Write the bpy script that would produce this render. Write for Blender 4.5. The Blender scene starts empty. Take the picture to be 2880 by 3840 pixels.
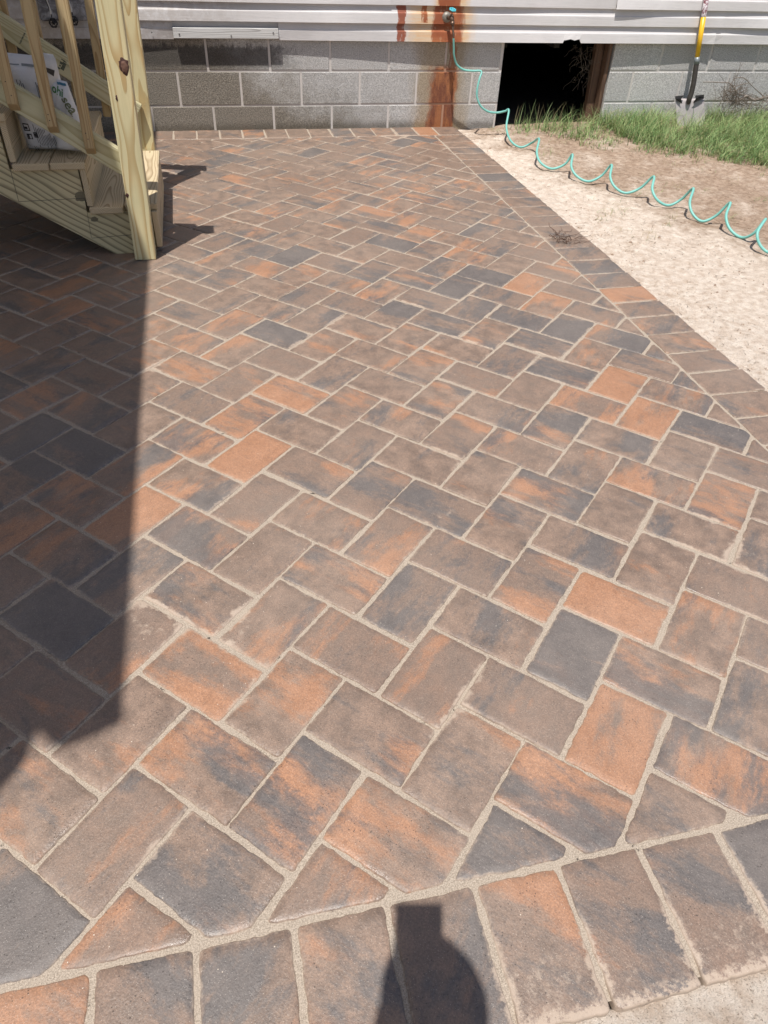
import bpy, bmesh, math, random
import numpy as np
from mathutils import Vector, Matrix, Euler, noise as mnoise

S = bpy.context.scene
COL = S.collection
RND = random.Random(7)

# ---------------------------------------------------------------- camera
RW = np.array([[0.975096822909149, -0.21885386306597843, 0.03590504941308573],
               [-0.11642903826753048, -0.6429414468511722, -0.7570142501741901],
               [0.18876033746529597, 0.7339817998698163, -0.6524111069390657]])
CW = np.array([-0.7050865731199403, -1.0116712454883112, 1.2633300081319423])
FPX = 2678.353
cd = bpy.data.cameras.new("camera")
cam = bpy.data.objects.new("camera", cd)
COL.objects.link(cam)
m = Matrix.Identity(4)
for i in range(3):
    m[i][0] = RW[0][i]; m[i][1] = -RW[1][i]; m[i][2] = -RW[2][i]; m[i][3] = CW[i]
cam.matrix_world = m
cd.sensor_fit = 'HORIZONTAL'; cd.sensor_width = 36.0; cd.lens = FPX / 2880 * 36
cd.clip_start = 0.05; cd.clip_end = 400
S.camera = cam

# ---------------------------------------------------------------- light
TX, TY = 0.172, 0.295          # shadow shift per metre of height
w = bpy.data.worlds.new("World"); S.world = w; w.use_nodes = True
nt = w.node_tree; nt.nodes.clear()
sky = nt.nodes.new('ShaderNodeTexSky'); sky.sky_type = 'NISHITA'; sky.sun_disc = False
el = math.atan(1 / math.hypot(TX, TY)); az = math.atan2(-TX, -TY)
sky.sun_elevation = el; sky.sun_rotation = az % (2 * math.pi)
sky.air_density = 1.0; sky.dust_density = 1.5
bg = nt.nodes.new('ShaderNodeBackground'); bg.inputs[1].default_value = 0.074
wo = nt.nodes.new('ShaderNodeOutputWorld')
nt.links.new(sky.outputs[0], bg.inputs[0]); nt.links.new(bg.outputs[0], wo.inputs[0])
sd = bpy.data.lights.new("sun", 'SUN'); sd.energy = 4.2; sd.angle = math.radians(0.55)
sd.color = (1.0, 0.955, 0.90)
sun = bpy.data.objects.new("sun", sd); COL.objects.link(sun)
sun.rotation_euler = Vector((-TX, -TY, 1)).to_track_quat('Z', 'Y').to_euler()
S.view_settings.view_transform = 'Standard'; S.view_settings.look = 'None'
S.view_settings.exposure = 0.36; S.view_settings.gamma = 1.0
S.view_settings.use_curve_mapping = False
S.cycles.max_bounces = 6; S.cycles.diffuse_bounces = 3

# ---------------------------------------------------------------- measuring helpers
def ray(u, v):
    return np.array([(u - 1440) / FPX, (v - 1920) / FPX, 1.0]) @ RW
def at_z(u, v, z=0.0):
    d = ray(u, v); return CW + d * ((z - CW[2]) / d[2])
def at_y(u, v, Y):
    d = ray(u, v); return CW + d * ((Y - CW[1]) / d[1])
def to_px(p):
    q = RW @ (np.array(p) - CW); return q[0] / q[2] * FPX + 1440, q[1] / q[2] * FPX + 1920, q[2]

# ---------------------------------------------------------------- object helpers
def props(o, label=None, cat=None, group=None, kind=None):
    if label: o['label'] = label
    if cat: o['category'] = cat
    if group: o['group'] = group
    if kind: o['kind'] = kind
    return o
def empty(name, loc=(0, 0, 0), label=None, cat=None, group=None, kind=None):
    o = bpy.data.objects.new(name, None); COL.objects.link(o); o.location = loc
    o.empty_display_size = 0.1
    return props(o, label, cat, group, kind)
def link(name, me, mat=None, parent=None, mw=None):
    o = bpy.data.objects.new(name, me); COL.objects.link(o)
    if mat is not None and not me.materials: me.materials.append(mat)
    if parent is not None:
        o.parent = parent
        o.matrix_parent_inverse = Matrix.Translation(parent_world(parent)).inverted()
    if mw is not None: o.matrix_basis = mw
    return o
def parent_world(p):
    v = Vector((0, 0, 0))
    q = p
    # parents are empties or meshes that sit unrotated; world place = sum of locations when no inverse is used
    return Vector(p['_w']) if '_w' in p else Vector(p.location)
def mesh(name, verts, faces, smooth=False):
    me = bpy.data.meshes.new(name)
    me.from_pydata([tuple(map(float, v)) for v in verts], [], [tuple(map(int, f)) for f in faces])
    me.update()
    if smooth:
        me.polygons.foreach_set('use_smooth', [True] * len(me.polygons))
    return me
def box_bm(sx, sy, sz, bev=0.0, seg=1):
    bm = bmesh.new(); bmesh.ops.create_cube(bm, size=1.0)
    bmesh.ops.scale(bm, vec=(sx, sy, sz), verts=bm.verts)
    if bev > 0:
        bmesh.ops.bevel(bm, geom=list(bm.edges), offset=bev, segments=seg, affect='EDGES', profile=0.6)
    return bm
def bm_mesh(name, bm, smooth=False):
    me = bpy.data.meshes.new(name); bm.to_mesh(me); bm.free()
    if smooth: me.polygons.foreach_set('use_smooth', [True] * len(me.polygons))
    return me
def frame(origin, xa, ya):
    x = Vector(xa).normalized(); z = x.cross(Vector(ya)).normalized(); y = z.cross(x)
    mm = Matrix.Identity(4)
    for i in range(3):
        mm[i][0] = x[i]; mm[i][1] = y[i]; mm[i][2] = z[i]; mm[i][3] = origin[i]
    return mm
def tube(pts, rad, seg=8, close=False, cap=True):
    """verts, faces of a tube along points; rad a number or a list"""
    pts = [Vector(p) for p in pts]; n = len(pts); V = []; F = []
    up = None
    for i, p in enumerate(pts):
        t = (pts[min(i + 1, n - 1)] - pts[max(i - 1, 0)]).normalized()
        if up is None:
            up = t.orthogonal().normalized()
        else:
            up = (up - t * up.dot(t))
            up = up.normalized() if up.length > 1e-6 else t.orthogonal().normalized()
        s = t.cross(up); r = rad[i] if hasattr(rad, '__len__') else rad
        for k in range(seg):
            a = 2 * math.pi * k / seg
            V.append(p + (up * math.cos(a) + s * math.sin(a)) * r)
    for i in range(n - 1):
        for k in range(seg):
            k2 = (k + 1) % seg
            F.append((i * seg + k, i * seg + k2, (i + 1) * seg + k2, (i + 1) * seg + k))
    if cap:
        F.append(tuple(range(seg))[::-1]); F.append(tuple((n - 1) * seg + k for k in range(seg)))
    return V, F
def join(parts):
    V = []; F = []
    for v, f in parts:
        b = len(V); V += list(v); F += [tuple(i + b for i in q) for q in f]
    return V, F
def smoothpath(P, n=8):
    P = [Vector(p) for p in P]; out = []
    for i in range(len(P) - 1):
        a = P[max(i - 1, 0)]; b = P[i]; c = P[i + 1]; d = P[min(i + 2, len(P) - 1)]
        for k in range(n):
            t = k / n
            out.append(0.5 * ((2 * b) + (c - a) * t + (2 * a - 5 * b + 4 * c - d) * t * t + (3 * b - a - 3 * c + d) * t ** 3))
    out.append(P[-1]); return out
def lathe(prof, seg=20):
    V = []; F = []
    for r, z in prof:
        for k in range(seg):
            a = 2 * math.pi * k / seg; V.append((r * math.cos(a), r * math.sin(a), z))
    for i in range(len(prof) - 1):
        for k in range(seg):
            k2 = (k + 1) % seg; F.append((i * seg + k, i * seg + k2, (i + 1) * seg + k2, (i + 1) * seg + k))
    F.append(tuple(range(seg))[::-1]); F.append(tuple((len(prof) - 1) * seg + k for k in range(seg)))
    return V, F

# ---------------------------------------------------------------- material helpers
class NT:
    def __init__(s, name):
        s.m = bpy.data.materials.new(name); s.m.use_nodes = True
        s.t = s.m.node_tree; s.t.nodes.clear()
        s.out = s.t.nodes.new('ShaderNodeOutputMaterial'); s.b = s.t.nodes.new('ShaderNodeBsdfPrincipled')
        s.t.links.new(s.b.outputs[0], s.out.inputs[0])
        g = s.t.nodes.new('ShaderNodeNewGeometry'); s.pos = g.outputs['Position']
        tc = s.t.nodes.new('ShaderNodeTexCoord'); s.obj = tc.outputs['Object']
    def L(s, a, b):
        if isinstance(a, (int, float, tuple, list)): b.default_value = a
        else: s.t.links.new(a, b)
    def math(s, op, a, b=0.0, c=None, clamp=False):
        n = s.t.nodes.new('ShaderNodeMath'); n.operation = op; n.use_clamp = clamp
        s.L(a, n.inputs[0]); s.L(b, n.inputs[1])
        if c is not None: s.L(c, n.inputs[2])
        return n.outputs[0]
    def vmath(s, op, a, b=(0, 0, 0), scale=None):
        n = s.t.nodes.new('ShaderNodeVectorMath'); n.operation = op
        s.L(a, n.inputs[0]); s.L(b, n.inputs[1])
        if scale is not None: s.L(scale, n.inputs['Scale'])
        return n.outputs['Value'] if op == 'LENGTH' else n.outputs[0]
    def noise(s, v, scale=5, detail=4, rough=0.55, dist=0.0, col=False):
        n = s.t.nodes.new('ShaderNodeTexNoise'); s.L(v, n.inputs['Vector'])
        n.inputs['Scale'].default_value = scale; n.inputs['Detail'].default_value = detail
        n.inputs['Roughness'].default_value = rough; n.inputs['Distortion'].default_value = dist
        return n.outputs['Color' if col else 'Fac']
    def voro(s, v, scale, feature='F1', out='Distance'):
        n = s.t.nodes.new('ShaderNodeTexVoronoi'); n.feature = feature; s.L(v, n.inputs['Vector'])
        n.inputs['Scale'].default_value = scale; return n.outputs[out]
    def step(s, v, a, b, o0=0.0, o1=1.0):
        n = s.t.nodes.new('ShaderNodeMapRange'); n.interpolation_type = 'SMOOTHSTEP'
        s.L(v, n.inputs['Value']); s.L(a, n.inputs['From Min']); s.L(b, n.inputs['From Max'])
        s.L(o0, n.inputs['To Min']); s.L(o1, n.inputs['To Max']); return n.outputs[0]
    def mix(s, f, a, b, mode='MIX'):
        n = s.t.nodes.new('ShaderNodeMix'); n.data_type = 'RGBA'; n.blend_type = mode
        s.L(f, n.inputs[0])
        for x, i in ((a, 6), (b, 7)):
            if isinstance(x, (tuple, list)) and len(x) == 3: x = (*x, 1)
            s.L(x, n.inputs[i])
        return n.outputs[2]
    def attr(s, name, out='Color'):
        n = s.t.nodes.new('ShaderNodeAttribute'); n.attribute_name = name; return n.outputs[out]
    def sep(s, v):
        n = s.t.nodes.new('ShaderNodeSeparateXYZ'); s.L(v, n.inputs[0]); return n.outputs
    def comb(s, x, y, z):
        n = s.t.nodes.new('ShaderNodeCombineXYZ'); s.L(x, n.inputs[0]); s.L(y, n.inputs[1]); s.L(z, n.inputs[2]); return n.outputs[0]
    def rnd(s):
        n = s.t.nodes.new('ShaderNodeObjectInfo'); return n.outputs['Random']
    def bump(s, h, dist=0.001, strength=1.0, prev=None):
        n = s.t.nodes.new('ShaderNodeBump'); s.L(h, n.inputs['Height'])
        n.inputs['Distance'].default_value = dist; n.inputs['Strength'].default_value = strength
        if prev is not None: s.L(prev, n.inputs['Normal'])
        return n.outputs[0]
    def set(s, col=None, rough=None, normal=None, metal=None, spec=None):
        if col is not None: s.L((*col, 1) if isinstance(col, tuple) and len(col) == 3 else col, s.b.inputs['Base Color'])
        if rough is not None: s.L(rough, s.b.inputs['Roughness'])
        if normal is not None: s.L(normal, s.b.inputs['Normal'])
        if metal is not None: s.L(metal, s.b.inputs['Metallic'])
        if spec is not None: s.L(spec, s.b.inputs['Specular IOR Level'])
        return s.m
def plain(name, col, rough=0.6, metal=0.0, var=0.15, scale=30, bump=0.0005):
    n = NT(name); f = n.noise(n.obj, scale, 5, 0.6)
    c = n.mix(f, tuple(x * (1 - var) for x in col), tuple(min(1, x * (1 + var)) for x in col))
    return n.set(c, n.step(f, 0.2, 0.8, max(rough - 0.08, 0.05), rough + 0.08), n.bump(f, bump), metal)

# ---- paver
SMEARS = [(345, 1325, .13, .62), (500, 1350, .10, .40), (955, 1530, .10, .42), (965, 1110, .09, .45), (650, 735, .10, .42), (1245, 700, .10, .42), (880, 650, .13, .36), (1520, 1130, .10, .40), (1180, 770, .12, .32), (960, 980, .10, .32), (740, 700, .12, .35), (1020, 745, .16, .42), (350, 1810, .10, .35), (1350, 310, .2, .3), (1000, 1470, .10, .35), (540, 1480, .10, .3), (860, 290, .25, .4), (330, 790, .12, .35), (1000, 740, .15, .3), (1600, 1200, .12, .4), (1480, 1180, .06, .3)]
def mat_paver():
    n = NT("tumbled_paver")
    tone = n.attr("tone"); R, G, B = [n.sep(tone)[i] for i in range(3)]
    edge = n.attr("edge", 'Fac')
    off = n.vmath('SCALE', (37.0, 91.0, 13.0), scale=B)
    rot = n.t.nodes.new('ShaderNodeVectorRotate'); rot.rotation_type = 'Z_AXIS'
    n.L(n.pos, rot.inputs['Vector'])
    turn = n.math('MULTIPLY', n.math('GREATER_THAN', n.math('FRACT', n.math('MULTIPLY', B, 5.3)), 0.5), math.pi / 2)
    n.L(n.math('ADD', turn, math.pi / 4), rot.inputs['Angle'])
    p = n.vmath('ADD', rot.outputs[0], off)
    ps = n.vmath('MULTIPLY', p, (1.25, 0.42, 1.0))
    big = n.math('ADD', 0.5, n.math('MULTIPLY', 1.75, n.math('SUBTRACT', n.noise(ps, 6.5, 7, 0.62, 0.15), 0.5)))
    big2 = n.math('ADD', 0.5, n.math('MULTIPLY', 1.9, n.math('SUBTRACT', n.noise(n.vmath('ADD', ps, (7, 3, 1)), 6.5, 7, 0.64, 0.15), 0.5)))
    fine = n.noise(n.vmath('MULTIPLY', p, (1.2, 0.8, 1)), 75, 6, 0.75)
    mid = n.noise(p, 20, 4, 0.6)
    # orange
    om = n.math('ADD', n.math('ADD', big, n.math('MULTIPLY', n.math('SUBTRACT', fine, 0.5), 0.34)), R)
    om = n.step(om, 0.92, 1.14, 0.0, 0.84)
    cm = n.math('ADD', n.math('ADD', big2, n.math('MULTIPLY', n.math('SUBTRACT', fine, 0.5), 0.36)), G)
    cm = n.step(cm, 0.90, 1.15, 0.0, 0.82)
    base = n.mix(n.step(mid, 0.3, 0.7), (0.160, 0.112, 0.085), (0.262, 0.178, 0.130))
    base = n.mix(n.step(n.math('FRACT', n.math('MULTIPLY', B, 17.3)), 0.2, 0.9), base, n.mix(mid, (0.150, 0.124, 0.104), (0.250, 0.152, 0.104)))
    orange = n.mix(mid, (0.32, 0.150, 0.076), (0.44, 0.222, 0.122))
    char = n.mix(mid, (0.072, 0.071, 0.074), (0.120, 0.115, 0.114))
    c = n.mix(om, base, orange); c = n.mix(cm, c, char)
    c = n.mix(n.step(fine, 0.35, 0.75, 0.0, 0.45), c, n.vmath('MULTIPLY', c, (0.55, 0.55, 0.58)))
    sp = n.noise(p, 330, 2, 0.7)
    c = n.mix(n.step(sp, 0.50, 0.68, 0.0, 0.38), c, n.vmath('MULTIPLY', c, (1.7, 1.66, 1.62)))
    c = n.mix(n.step(sp, 0.34, 0.48, 0.38, 0.0), c, n.vmath('MULTIPLY', c, (0.45, 0.45, 0.47)))
    sc = n.noise(n.vmath('MULTIPLY', p, (3.0, 0.35, 1)), 60, 5, 0.7)
    c = n.mix(n.step(sc, 0.60, 0.68, 0.0, 0.35), c, (0.10, 0.085, 0.075))
    pitm = n.math('MULTIPLY', n.step(n.voro(p, 130), 0.10, 0.16, 1.0, 0.0), n.step(n.noise(p, 12, 2), 0.5, 0.6))
    c = n.mix(n.math('MULTIPLY', pitm, 0.7), c, (0.05, 0.042, 0.038))
    # sand left on the faces, thickest along the joints
    dn = n.noise(n.pos, 3.1, 4, 0.6); dn2 = n.noise(n.pos, 90, 3, 0.7)
    dust = n.math('ADD', n.math('MULTIPLY', n.math('SUBTRACT', 1.0, edge), 0.50), n.math('ADD', n.math('MULTIPLY', dn, 0.55), n.math('MULTIPLY', dn2, 0.5)))
    def spot(x, y, r, k):
        d = n.vmath('LENGTH', n.vmath('SUBTRACT', n.pos, (x, y, 0)))
        return n.step(d, r * 0.25, r, k, 0.0)
    acc = None
    for (u, v, r, k) in SMEARS:
        q = at_z(u * 2880 / 1659, v * 2880 / 1659); t_ = spot(float(q[0]), float(q[1]), r, k)
        acc = t_ if acc is None else n.math('MAXIMUM', acc, t_)
    pz = n.sep(n.pos)
    frontd = n.math('MULTIPLY', n.step(n.math('ADD', pz[1], n.math('MULTIPLY', mid, 0.12)), -0.67, -0.54, 0.42, 0.0), n.step(pz[0], -0.50, -0.35))
    acc = n.math('MULTIPLY', n.math('MULTIPLY', acc, 0.8), n.step(n.noise(n.pos, 17, 5, 0.7), 0.36, 0.62))
    dust = n.math('ADD', dust, n.math('MAXIMUM', acc, n.math('MULTIPLY', frontd, n.step(n.noise(n.pos, 60, 4, 0.75), 0.3, 0.6))))
    dm = n.step(dust, 0.82, 1.14, 0.0, 0.85)
    c = n.mix(dm, c, (0.43, 0.34, 0.265))
    film = n.step(n.noise(n.pos, 1.7, 5, 0.65), 0.36, 0.70, 0.03, 0.18)
    c = n.mix(film, c, (0.42, 0.35, 0.29))
    # scattered pale grains
    v = n.t.nodes.new('ShaderNodeTexVoronoi'); n.L(n.pos, v.inputs['Vector']); v.inputs['Scale'].default_value = 520
    grain = n.math('MULTIPLY', n.step(v.outputs['Distance'], 0.16, 0.26, 1.0, 0.0), n.step(n.sep(v.outputs['Color'])[0], 0.86, 0.90))
    c = n.mix(n.math('MULTIPLY', grain, 0.55), c, (0.75, 0.68, 0.6))
    h = n.math('ADD', n.math('MULTIPLY', n.noise(p, 260, 3, 0.6), 0.5), n.math('MULTIPLY', fine, 0.7))
    h = n.math('SUBTRACT', h, n.math('MULTIPLY', pitm, 0.5))
    nb = n.bump(h, 0.0016, 1.0); nb = n.bump(n.noise(ps, 22, 3, 0.5), 0.0016, 1.0, nb)
    rough = n.math('ADD', n.step(mid, 0.25, 0.75, 0.42, 0.62), n.math('MULTIPLY', n.step(edge, 0.25, 0.8, -0.22, 0.0), n.step(n.noise(n.pos, 4.5, 3, 0.5), 0.47, 0.6)))
    rough = n.math('ADD', rough, n.math('MULTIPLY', dm, 0.25))
    return n.set(c, rough, nb, spec=0.55)
def mat_sand():
    n = NT("jointing_sand")
    a = n.noise(n.pos, 420, 3, 0.7); b = n.noise(n.pos, 14, 4, 0.6)
    c = n.mix(n.step(a, 0.3, 0.7), (0.22, 0.18, 0.14), (0.50, 0.425, 0.345))
    c = n.mix(n.step(b, 0.35, 0.7, 0.0, 0.45), c, (0.42, 0.35, 0.28))
    gap_shade = n.step(n.noise(n.pos, 26, 5, 0.7), 0.66, 0.70)  # shade of open gaps in the joints, put into the sand colour
    c = n.mix(n.math('MULTIPLY', gap_shade, 0.9), c, (0.03, 0.025, 0.02))
    return n.set(c, 0.9, n.bump(a, 0.0015), spec=0.25)
def mat_soil():
    n = NT("sandy_soil")
    xyz = n.sep(n.pos)
    a = n.noise(n.pos, 120, 5, 0.75); b = n.noise(n.pos, 2.3, 6, 0.62, 0.3); d = n.noise(n.pos, 30, 5, 0.7)
    pale = n.mix(n.step(d, .3, .7), (0.55, 0.44, 0.35), (0.78, 0.69, 0.595))
    tan = n.mix(n.step(d, .3, .7), (0.26, 0.18, 0.125), (0.48, 0.36, 0.27))
    # browner, trodden patch to the right of the strip along the border
    away = n.math('SUBTRACT', xyz[0], n.math('MULTIPLY', n.math('SUBTRACT', 3.0, xyz[1]), 0.28))
    f = n.math('ADD', n.step(away, 1.20, 1.9, 0.0, 0.44), b)
    c = n.mix(n.step(n.math('ADD', f, n.math('MULTIPLY', n.math('SUBTRACT', n.noise(n.pos, 9, 5, 0.7), 0.5), 0.5)), 0.60, 1.0), pale, tan)
    c = n.mix(n.step(a, 0.54, 0.70, 0.0, 0.7), c, (0.20, 0.145, 0.10))
    c = n.mix(n.step(n.noise(n.pos, 300, 2, 0.5), 0.62, 0.7, 0.0, 0.5), c, (0.75, 0.68, 0.6))
    c = n.mix(n.step(n.noise(n.pos, 210, 3, 0.7), 0.60, 0.66, 0.0, 0.65), c, (0.16, 0.11, 0.075))
    nb = n.bump(n.noise(n.pos, 40, 7, 0.8), 0.012, 1.0)
    nb = n.bump(a, 0.004, 1.0, nb)
    return n.set(c, 0.95, nb, spec=0.15)
def rust_masks(n):
    """rust under the faucet: strong and fringe masks from position on the wall"""
    xyz = n.sep(n.pos); X, Z = xyz[0], xyz[2]
    wob = n.math('MULTIPLY', n.math('SUBTRACT', n.noise(n.vmath('MULTIPLY', n.pos, (1, 1, 0.35)), 9, 5, 0.65), 0.5), 0.20)
    wob2 = n.math('MULTIPLY', n.math('SUBTRACT', n.noise(n.vmath('MULTIPLY', n.pos, (1, 1, 0.25)), 30, 4, 0.6), 0.5), 0.07)
    xx = n.math('ADD', n.math('ADD', X, wob), wob2)
    return xx, X, Z
def mat_block():
    n = NT("concrete_block")
    xx, X, Z = rust_masks(n)
    p = n.vmath('ADD', n.pos, n.vmath('SCALE', (5, 9, 3), scale=n.rnd()))
    a = n.step(n.noise(p, 150, 4, 0.8), 0.32, 0.68); b = n.noise(n.pos, 3.2, 5, 0.6); d = n.noise(n.pos, 38, 5, 0.7)
    rr = n.rnd()
    dry = n.mix(a, (0.40, 0.39, 0.372), (0.84, 0.825, 0.80))
    dry = n.mix(n.step(rr, 0, 1, 0.0, 0.25), dry, (0.28, 0.28, 0.285))
    damp = n.mix(a, (0.115, 0.098, 0.076), (0.37, 0.33, 0.27))
    # damp, dirty area: left part and towards the paving
    t = n.math('ADD', n.math('MULTIPLY', X, -0.55), n.math('MULTIPLY', Z, -1.1))
    t = n.math('ADD', t, n.math('ADD', n.math('MULTIPLY', b, 0.75), n.math('MULTIPLY', d, 0.35)))
    mk = n.step(t, 0.02, 0.50, 0.0, 0.93)
    c = n.mix(mk, dry, damp)
    # soaked black band high on the left, ragged upper edge
    wet = n.math('MULTIPLY', n.step(n.math('ADD', X, n.math('MULTIPLY', d, 0.4)), -0.02, 0.22, 1.0, 0.0),
                 n.step(n.math('ADD', Z, n.math('MULTIPLY', n.math('SUBTRACT', n.noise(n.vmath('MULTIPLY', n.pos, (1, 1, .4)), 35, 4, .7), 0.5), 0.10)), 0.478, 0.505, 1.0, 0.0))
    wet = n.math('MULTIPLY', wet, n.step(Z, 0.34, 0.40))
    c = n.mix(n.math('MULTIPLY', wet, 0.72), c, (0.050, 0.047, 0.045))
    # foot of the wall
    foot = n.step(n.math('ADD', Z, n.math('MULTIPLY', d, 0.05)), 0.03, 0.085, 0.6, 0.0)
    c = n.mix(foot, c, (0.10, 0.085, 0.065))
    # rust
    yel = n.math('MULTIPLY', n.step(xx, 0.74, 0.88), n.step(xx, 1.10, 1.28, 1.0, 0.0))
    c = n.mix(n.math('MULTIPLY', yel, 0.62), c, n.mix(a, (0.26, 0.17, 0.07), (0.44, 0.30, 0.13)))
    lo = n.step(Z, 0.36, 0.40, 1.0, 0.0)
    core = n.math('MULTIPLY', n.step(xx, 0.885, 0.935), n.step(xx, 1.085, 1.125, 1.0, 0.0))
    thin = n.math('MULTIPLY', n.step(xx, 1.03, 1.05), n.step(xx, 1.08, 1.10, 1.0, 0.0))
    core = n.math('MAXIMUM', n.math('MULTIPLY', core, lo), n.math('MULTIPLY', thin, 0.8))
    c = n.mix(n.math('MULTIPLY', core, 0.88), c, n.mix(n.step(n.noise(n.vmath('MULTIPLY', n.pos, (1, 1, 0.3)), 22, 4, 0.6), .38, .62), (0.20, 0.055, 0.028), (0.42, 0.15, 0.055)))
    pit = n.step(n.voro(p, 110), 0.12, 0.28)
    c = n.mix(n.math('MULTIPLY', n.math('SUBTRACT', 1, pit), 0.5), c, (0.05, 0.05, 0.05))
    nb = n.bump(pit, 0.002, 0.8); nb = n.bump(a, 0.002, 1.0, nb)
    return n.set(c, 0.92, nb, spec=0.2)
def mat_mortar():
    n = NT("mortar")
    xx, X, Z = rust_masks(n)
    a = n.noise(n.pos, 160, 3, 0.7); b = n.noise(n.pos, 4, 4, 0.6)
    c = n.mix(a, (0.50, 0.47, 0.44), (0.74, 0.70, 0.66))
    c = n.mix(n.step(n.math('ADD', n.math('MULTIPLY', X, -0.5), b), 0.4, 1.0, 0.0, 0.35), c, (0.34, 0.28, 0.22))
    core = n.math('MULTIPLY', n.step(xx, 0.86, 0.92), n.step(xx, 1.08, 1.16, 1.0, 0.0))
    c = n.mix(n.math('MULTIPLY', core, n.step(Z, 0.37, 0.41, 0.75, 0.25)), c, (0.38, 0.15, 0.05))
    return n.set(c, 0.9, n.bump(a, 0.002), spec=0.2)
def mat_siding():
    n = NT("vinyl_siding")
    xx, X, Z = rust_masks(n)
    g = n.noise(n.vmath('MULTIPLY', n.pos, (2.2, 1, 38)), 3.2, 6, 0.65, 0.8)
    b = n.noise(n.pos, 3.0, 5, 0.6)
    c = n.mix(n.step(b, 0.3, 0.7), (0.60, 0.585, 0.58), (0.68, 0.665, 0.66))
    c = n.mix(n.step(g, 0.5, 0.75, 0.0, 0.22), c, (0.42, 0.40, 0.40))
    # weathered, dirty stretch on the left
    dirt = n.math('MULTIPLY', n.step(n.math('ADD', X, n.math('MULTIPLY', b, 0.8)), -0.5, 0.25, 1.0, 0.0), n.step(n.noise(n.pos, 24, 5, 0.7), 0.35, 0.6))
    c = n.mix(n.math('MULTIPLY', dirt, 0.42), c, (0.34, 0.29, 0.25))
    wob = n.math('MULTIPLY', n.math('SUBTRACT', n.noise(n.vmath('MULTIPLY', n.pos, (1, 1, 0.4)), 26, 5, 0.7), 0.5), 0.075)
    xs = n.math('ADD', X, wob)
    def band(a, b_, c_, d_): return n.math('MULTIPLY', n.step(xs, a, b_), n.step(xs, c_, d_, 1.0, 0.0))
    below = n.step(Z, 0.728, 0.729, 1.0, 0.0)
    fr = n.math('MULTIPLY', band(0.66, 0.80, 1.12, 1.22), below)
    fr = n.math('MAXIMUM', fr, band(0.87, 0.93, 1.09, 1.16))
    c = n.mix(n.math('MULTIPLY', fr, 0.75), c, n.mix(n.step(g, 0.35, 0.65), (0.70, 0.38, 0.13), (0.64, 0.50, 0.32)))
    s1 = n.math('MULTIPLY', band(0.648, 0.656, 0.705, 0.713), below)
    s2 = n.math('MULTIPLY', band(0.885, 0.905, 1.09, 1.125), below)
    s3 = n.math('MULTIPLY', n.math('MULTIPLY', band(0.82, 0.828, 0.85, 0.858), below), n.step(Z, 0.63, 0.64))
    s4 = n.math('MULTIPLY', band(0.92, 0.935, 1.07, 1.09), n.math('SUBTRACT', 1, below))
    s = n.math('MAXIMUM', n.math('MAXIMUM', s1, s2), n.math('MAXIMUM', s3, s4))
    s = n.math('MULTIPLY', s, n.step(n.noise(n.vmath('MULTIPLY', n.pos, (1, 1, .3)), 40, 4, .7), 0.30, 0.42, 0.45, 0.92))
    c = n.mix(s, c, n.mix(n.step(b, 0.35, 0.65), (0.27, 0.062, 0.024), (0.50, 0.18, 0.065)))
    return n.set(c, 0.72, n.bump(g, 0.0012, 0.9), spec=0.2)
def mat_wood(name, c1, c2, ring=(0.30, 0.20, 0.09), green=0.0, freq=210, grey=0.0, knots=True):
    n = NT(name)
    r = n.rnd()
    xyz = n.sep(n.obj)
    lo = n.noise(n.vmath('ADD', n.vmath('MULTIPLY', n.obj, (0.75, 3.5, 3.5)), n.vmath('SCALE', (31, 17, 43), scale=r)), 1.0, 3, 0.5, col=True)
    wob = n.vmath('SCALE', n.vmath('SUBTRACT', lo, (0.5, 0.5, 0.5)), scale=0.075)
    q = n.vmath('ADD', n.obj, wob)
    cy = n.math('MULTIPLY', n.math('SUBTRACT', r, 0.5), 0.05); cz = n.math('ADD', 0.02, n.math('MULTIPLY', n.math('FRACT', n.math('MULTIPLY', r, 7.7)), 0.05))
    qs = n.sep(q)
    rad = n.math('SQRT', n.math('ADD', n.math('POWER', n.math('SUBTRACT', qs[1], cy), 2.0), n.math('POWER', n.math('SUBTRACT', qs[2], cz), 2.0)))
    wv = n.math('FRACT', n.math('MULTIPLY', rad, freq))
    late = n.math('MULTIPLY', n.step(wv, 0.45, 0.93), n.step(wv, 0.95, 1.0, 1.0, 0.0))
    fib = n.noise(n.vmath('MULTIPLY', n.obj, (6, 160, 160)), 1.0, 4, 0.6)
    c = n.mix(n.sep(lo)[0], c1, c2)
    c = n.mix(n.math('MULTIPLY', late, 0.75), c, ring)
    c = n.mix(n.step(fib, 0.45, 0.8, 0.0, 0.35), c, tuple(x * 0.72 for x in c1))
    if green: c = n.mix(n.step(n.noise(n.obj, 4, 3, 0.5), 0.35, 0.65, 0.0, green), c, (0.36, 0.40, 0.25))
    if grey: c = n.mix(grey, c, (0.42, 0.40, 0.38))
    if knots:
        kp = n.vmath('MULTIPLY', n.vmath('ADD', n.obj, n.vmath('SCALE', (3, 7, 5), scale=r)), (2.0, 9.0, 9.0))
        kd = n.voro(kp, 1.0)
        c = n.mix(n.step(kd, 0.05, 0.13, 0.8, 0.0), c, (0.13, 0.07, 0.035))
    return n.set(c, 0.72, n.bump(n.math('ADD', n.math('MULTIPLY', fib, 0.5), late), 0.0006, 0.9), spec=0.3)

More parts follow.
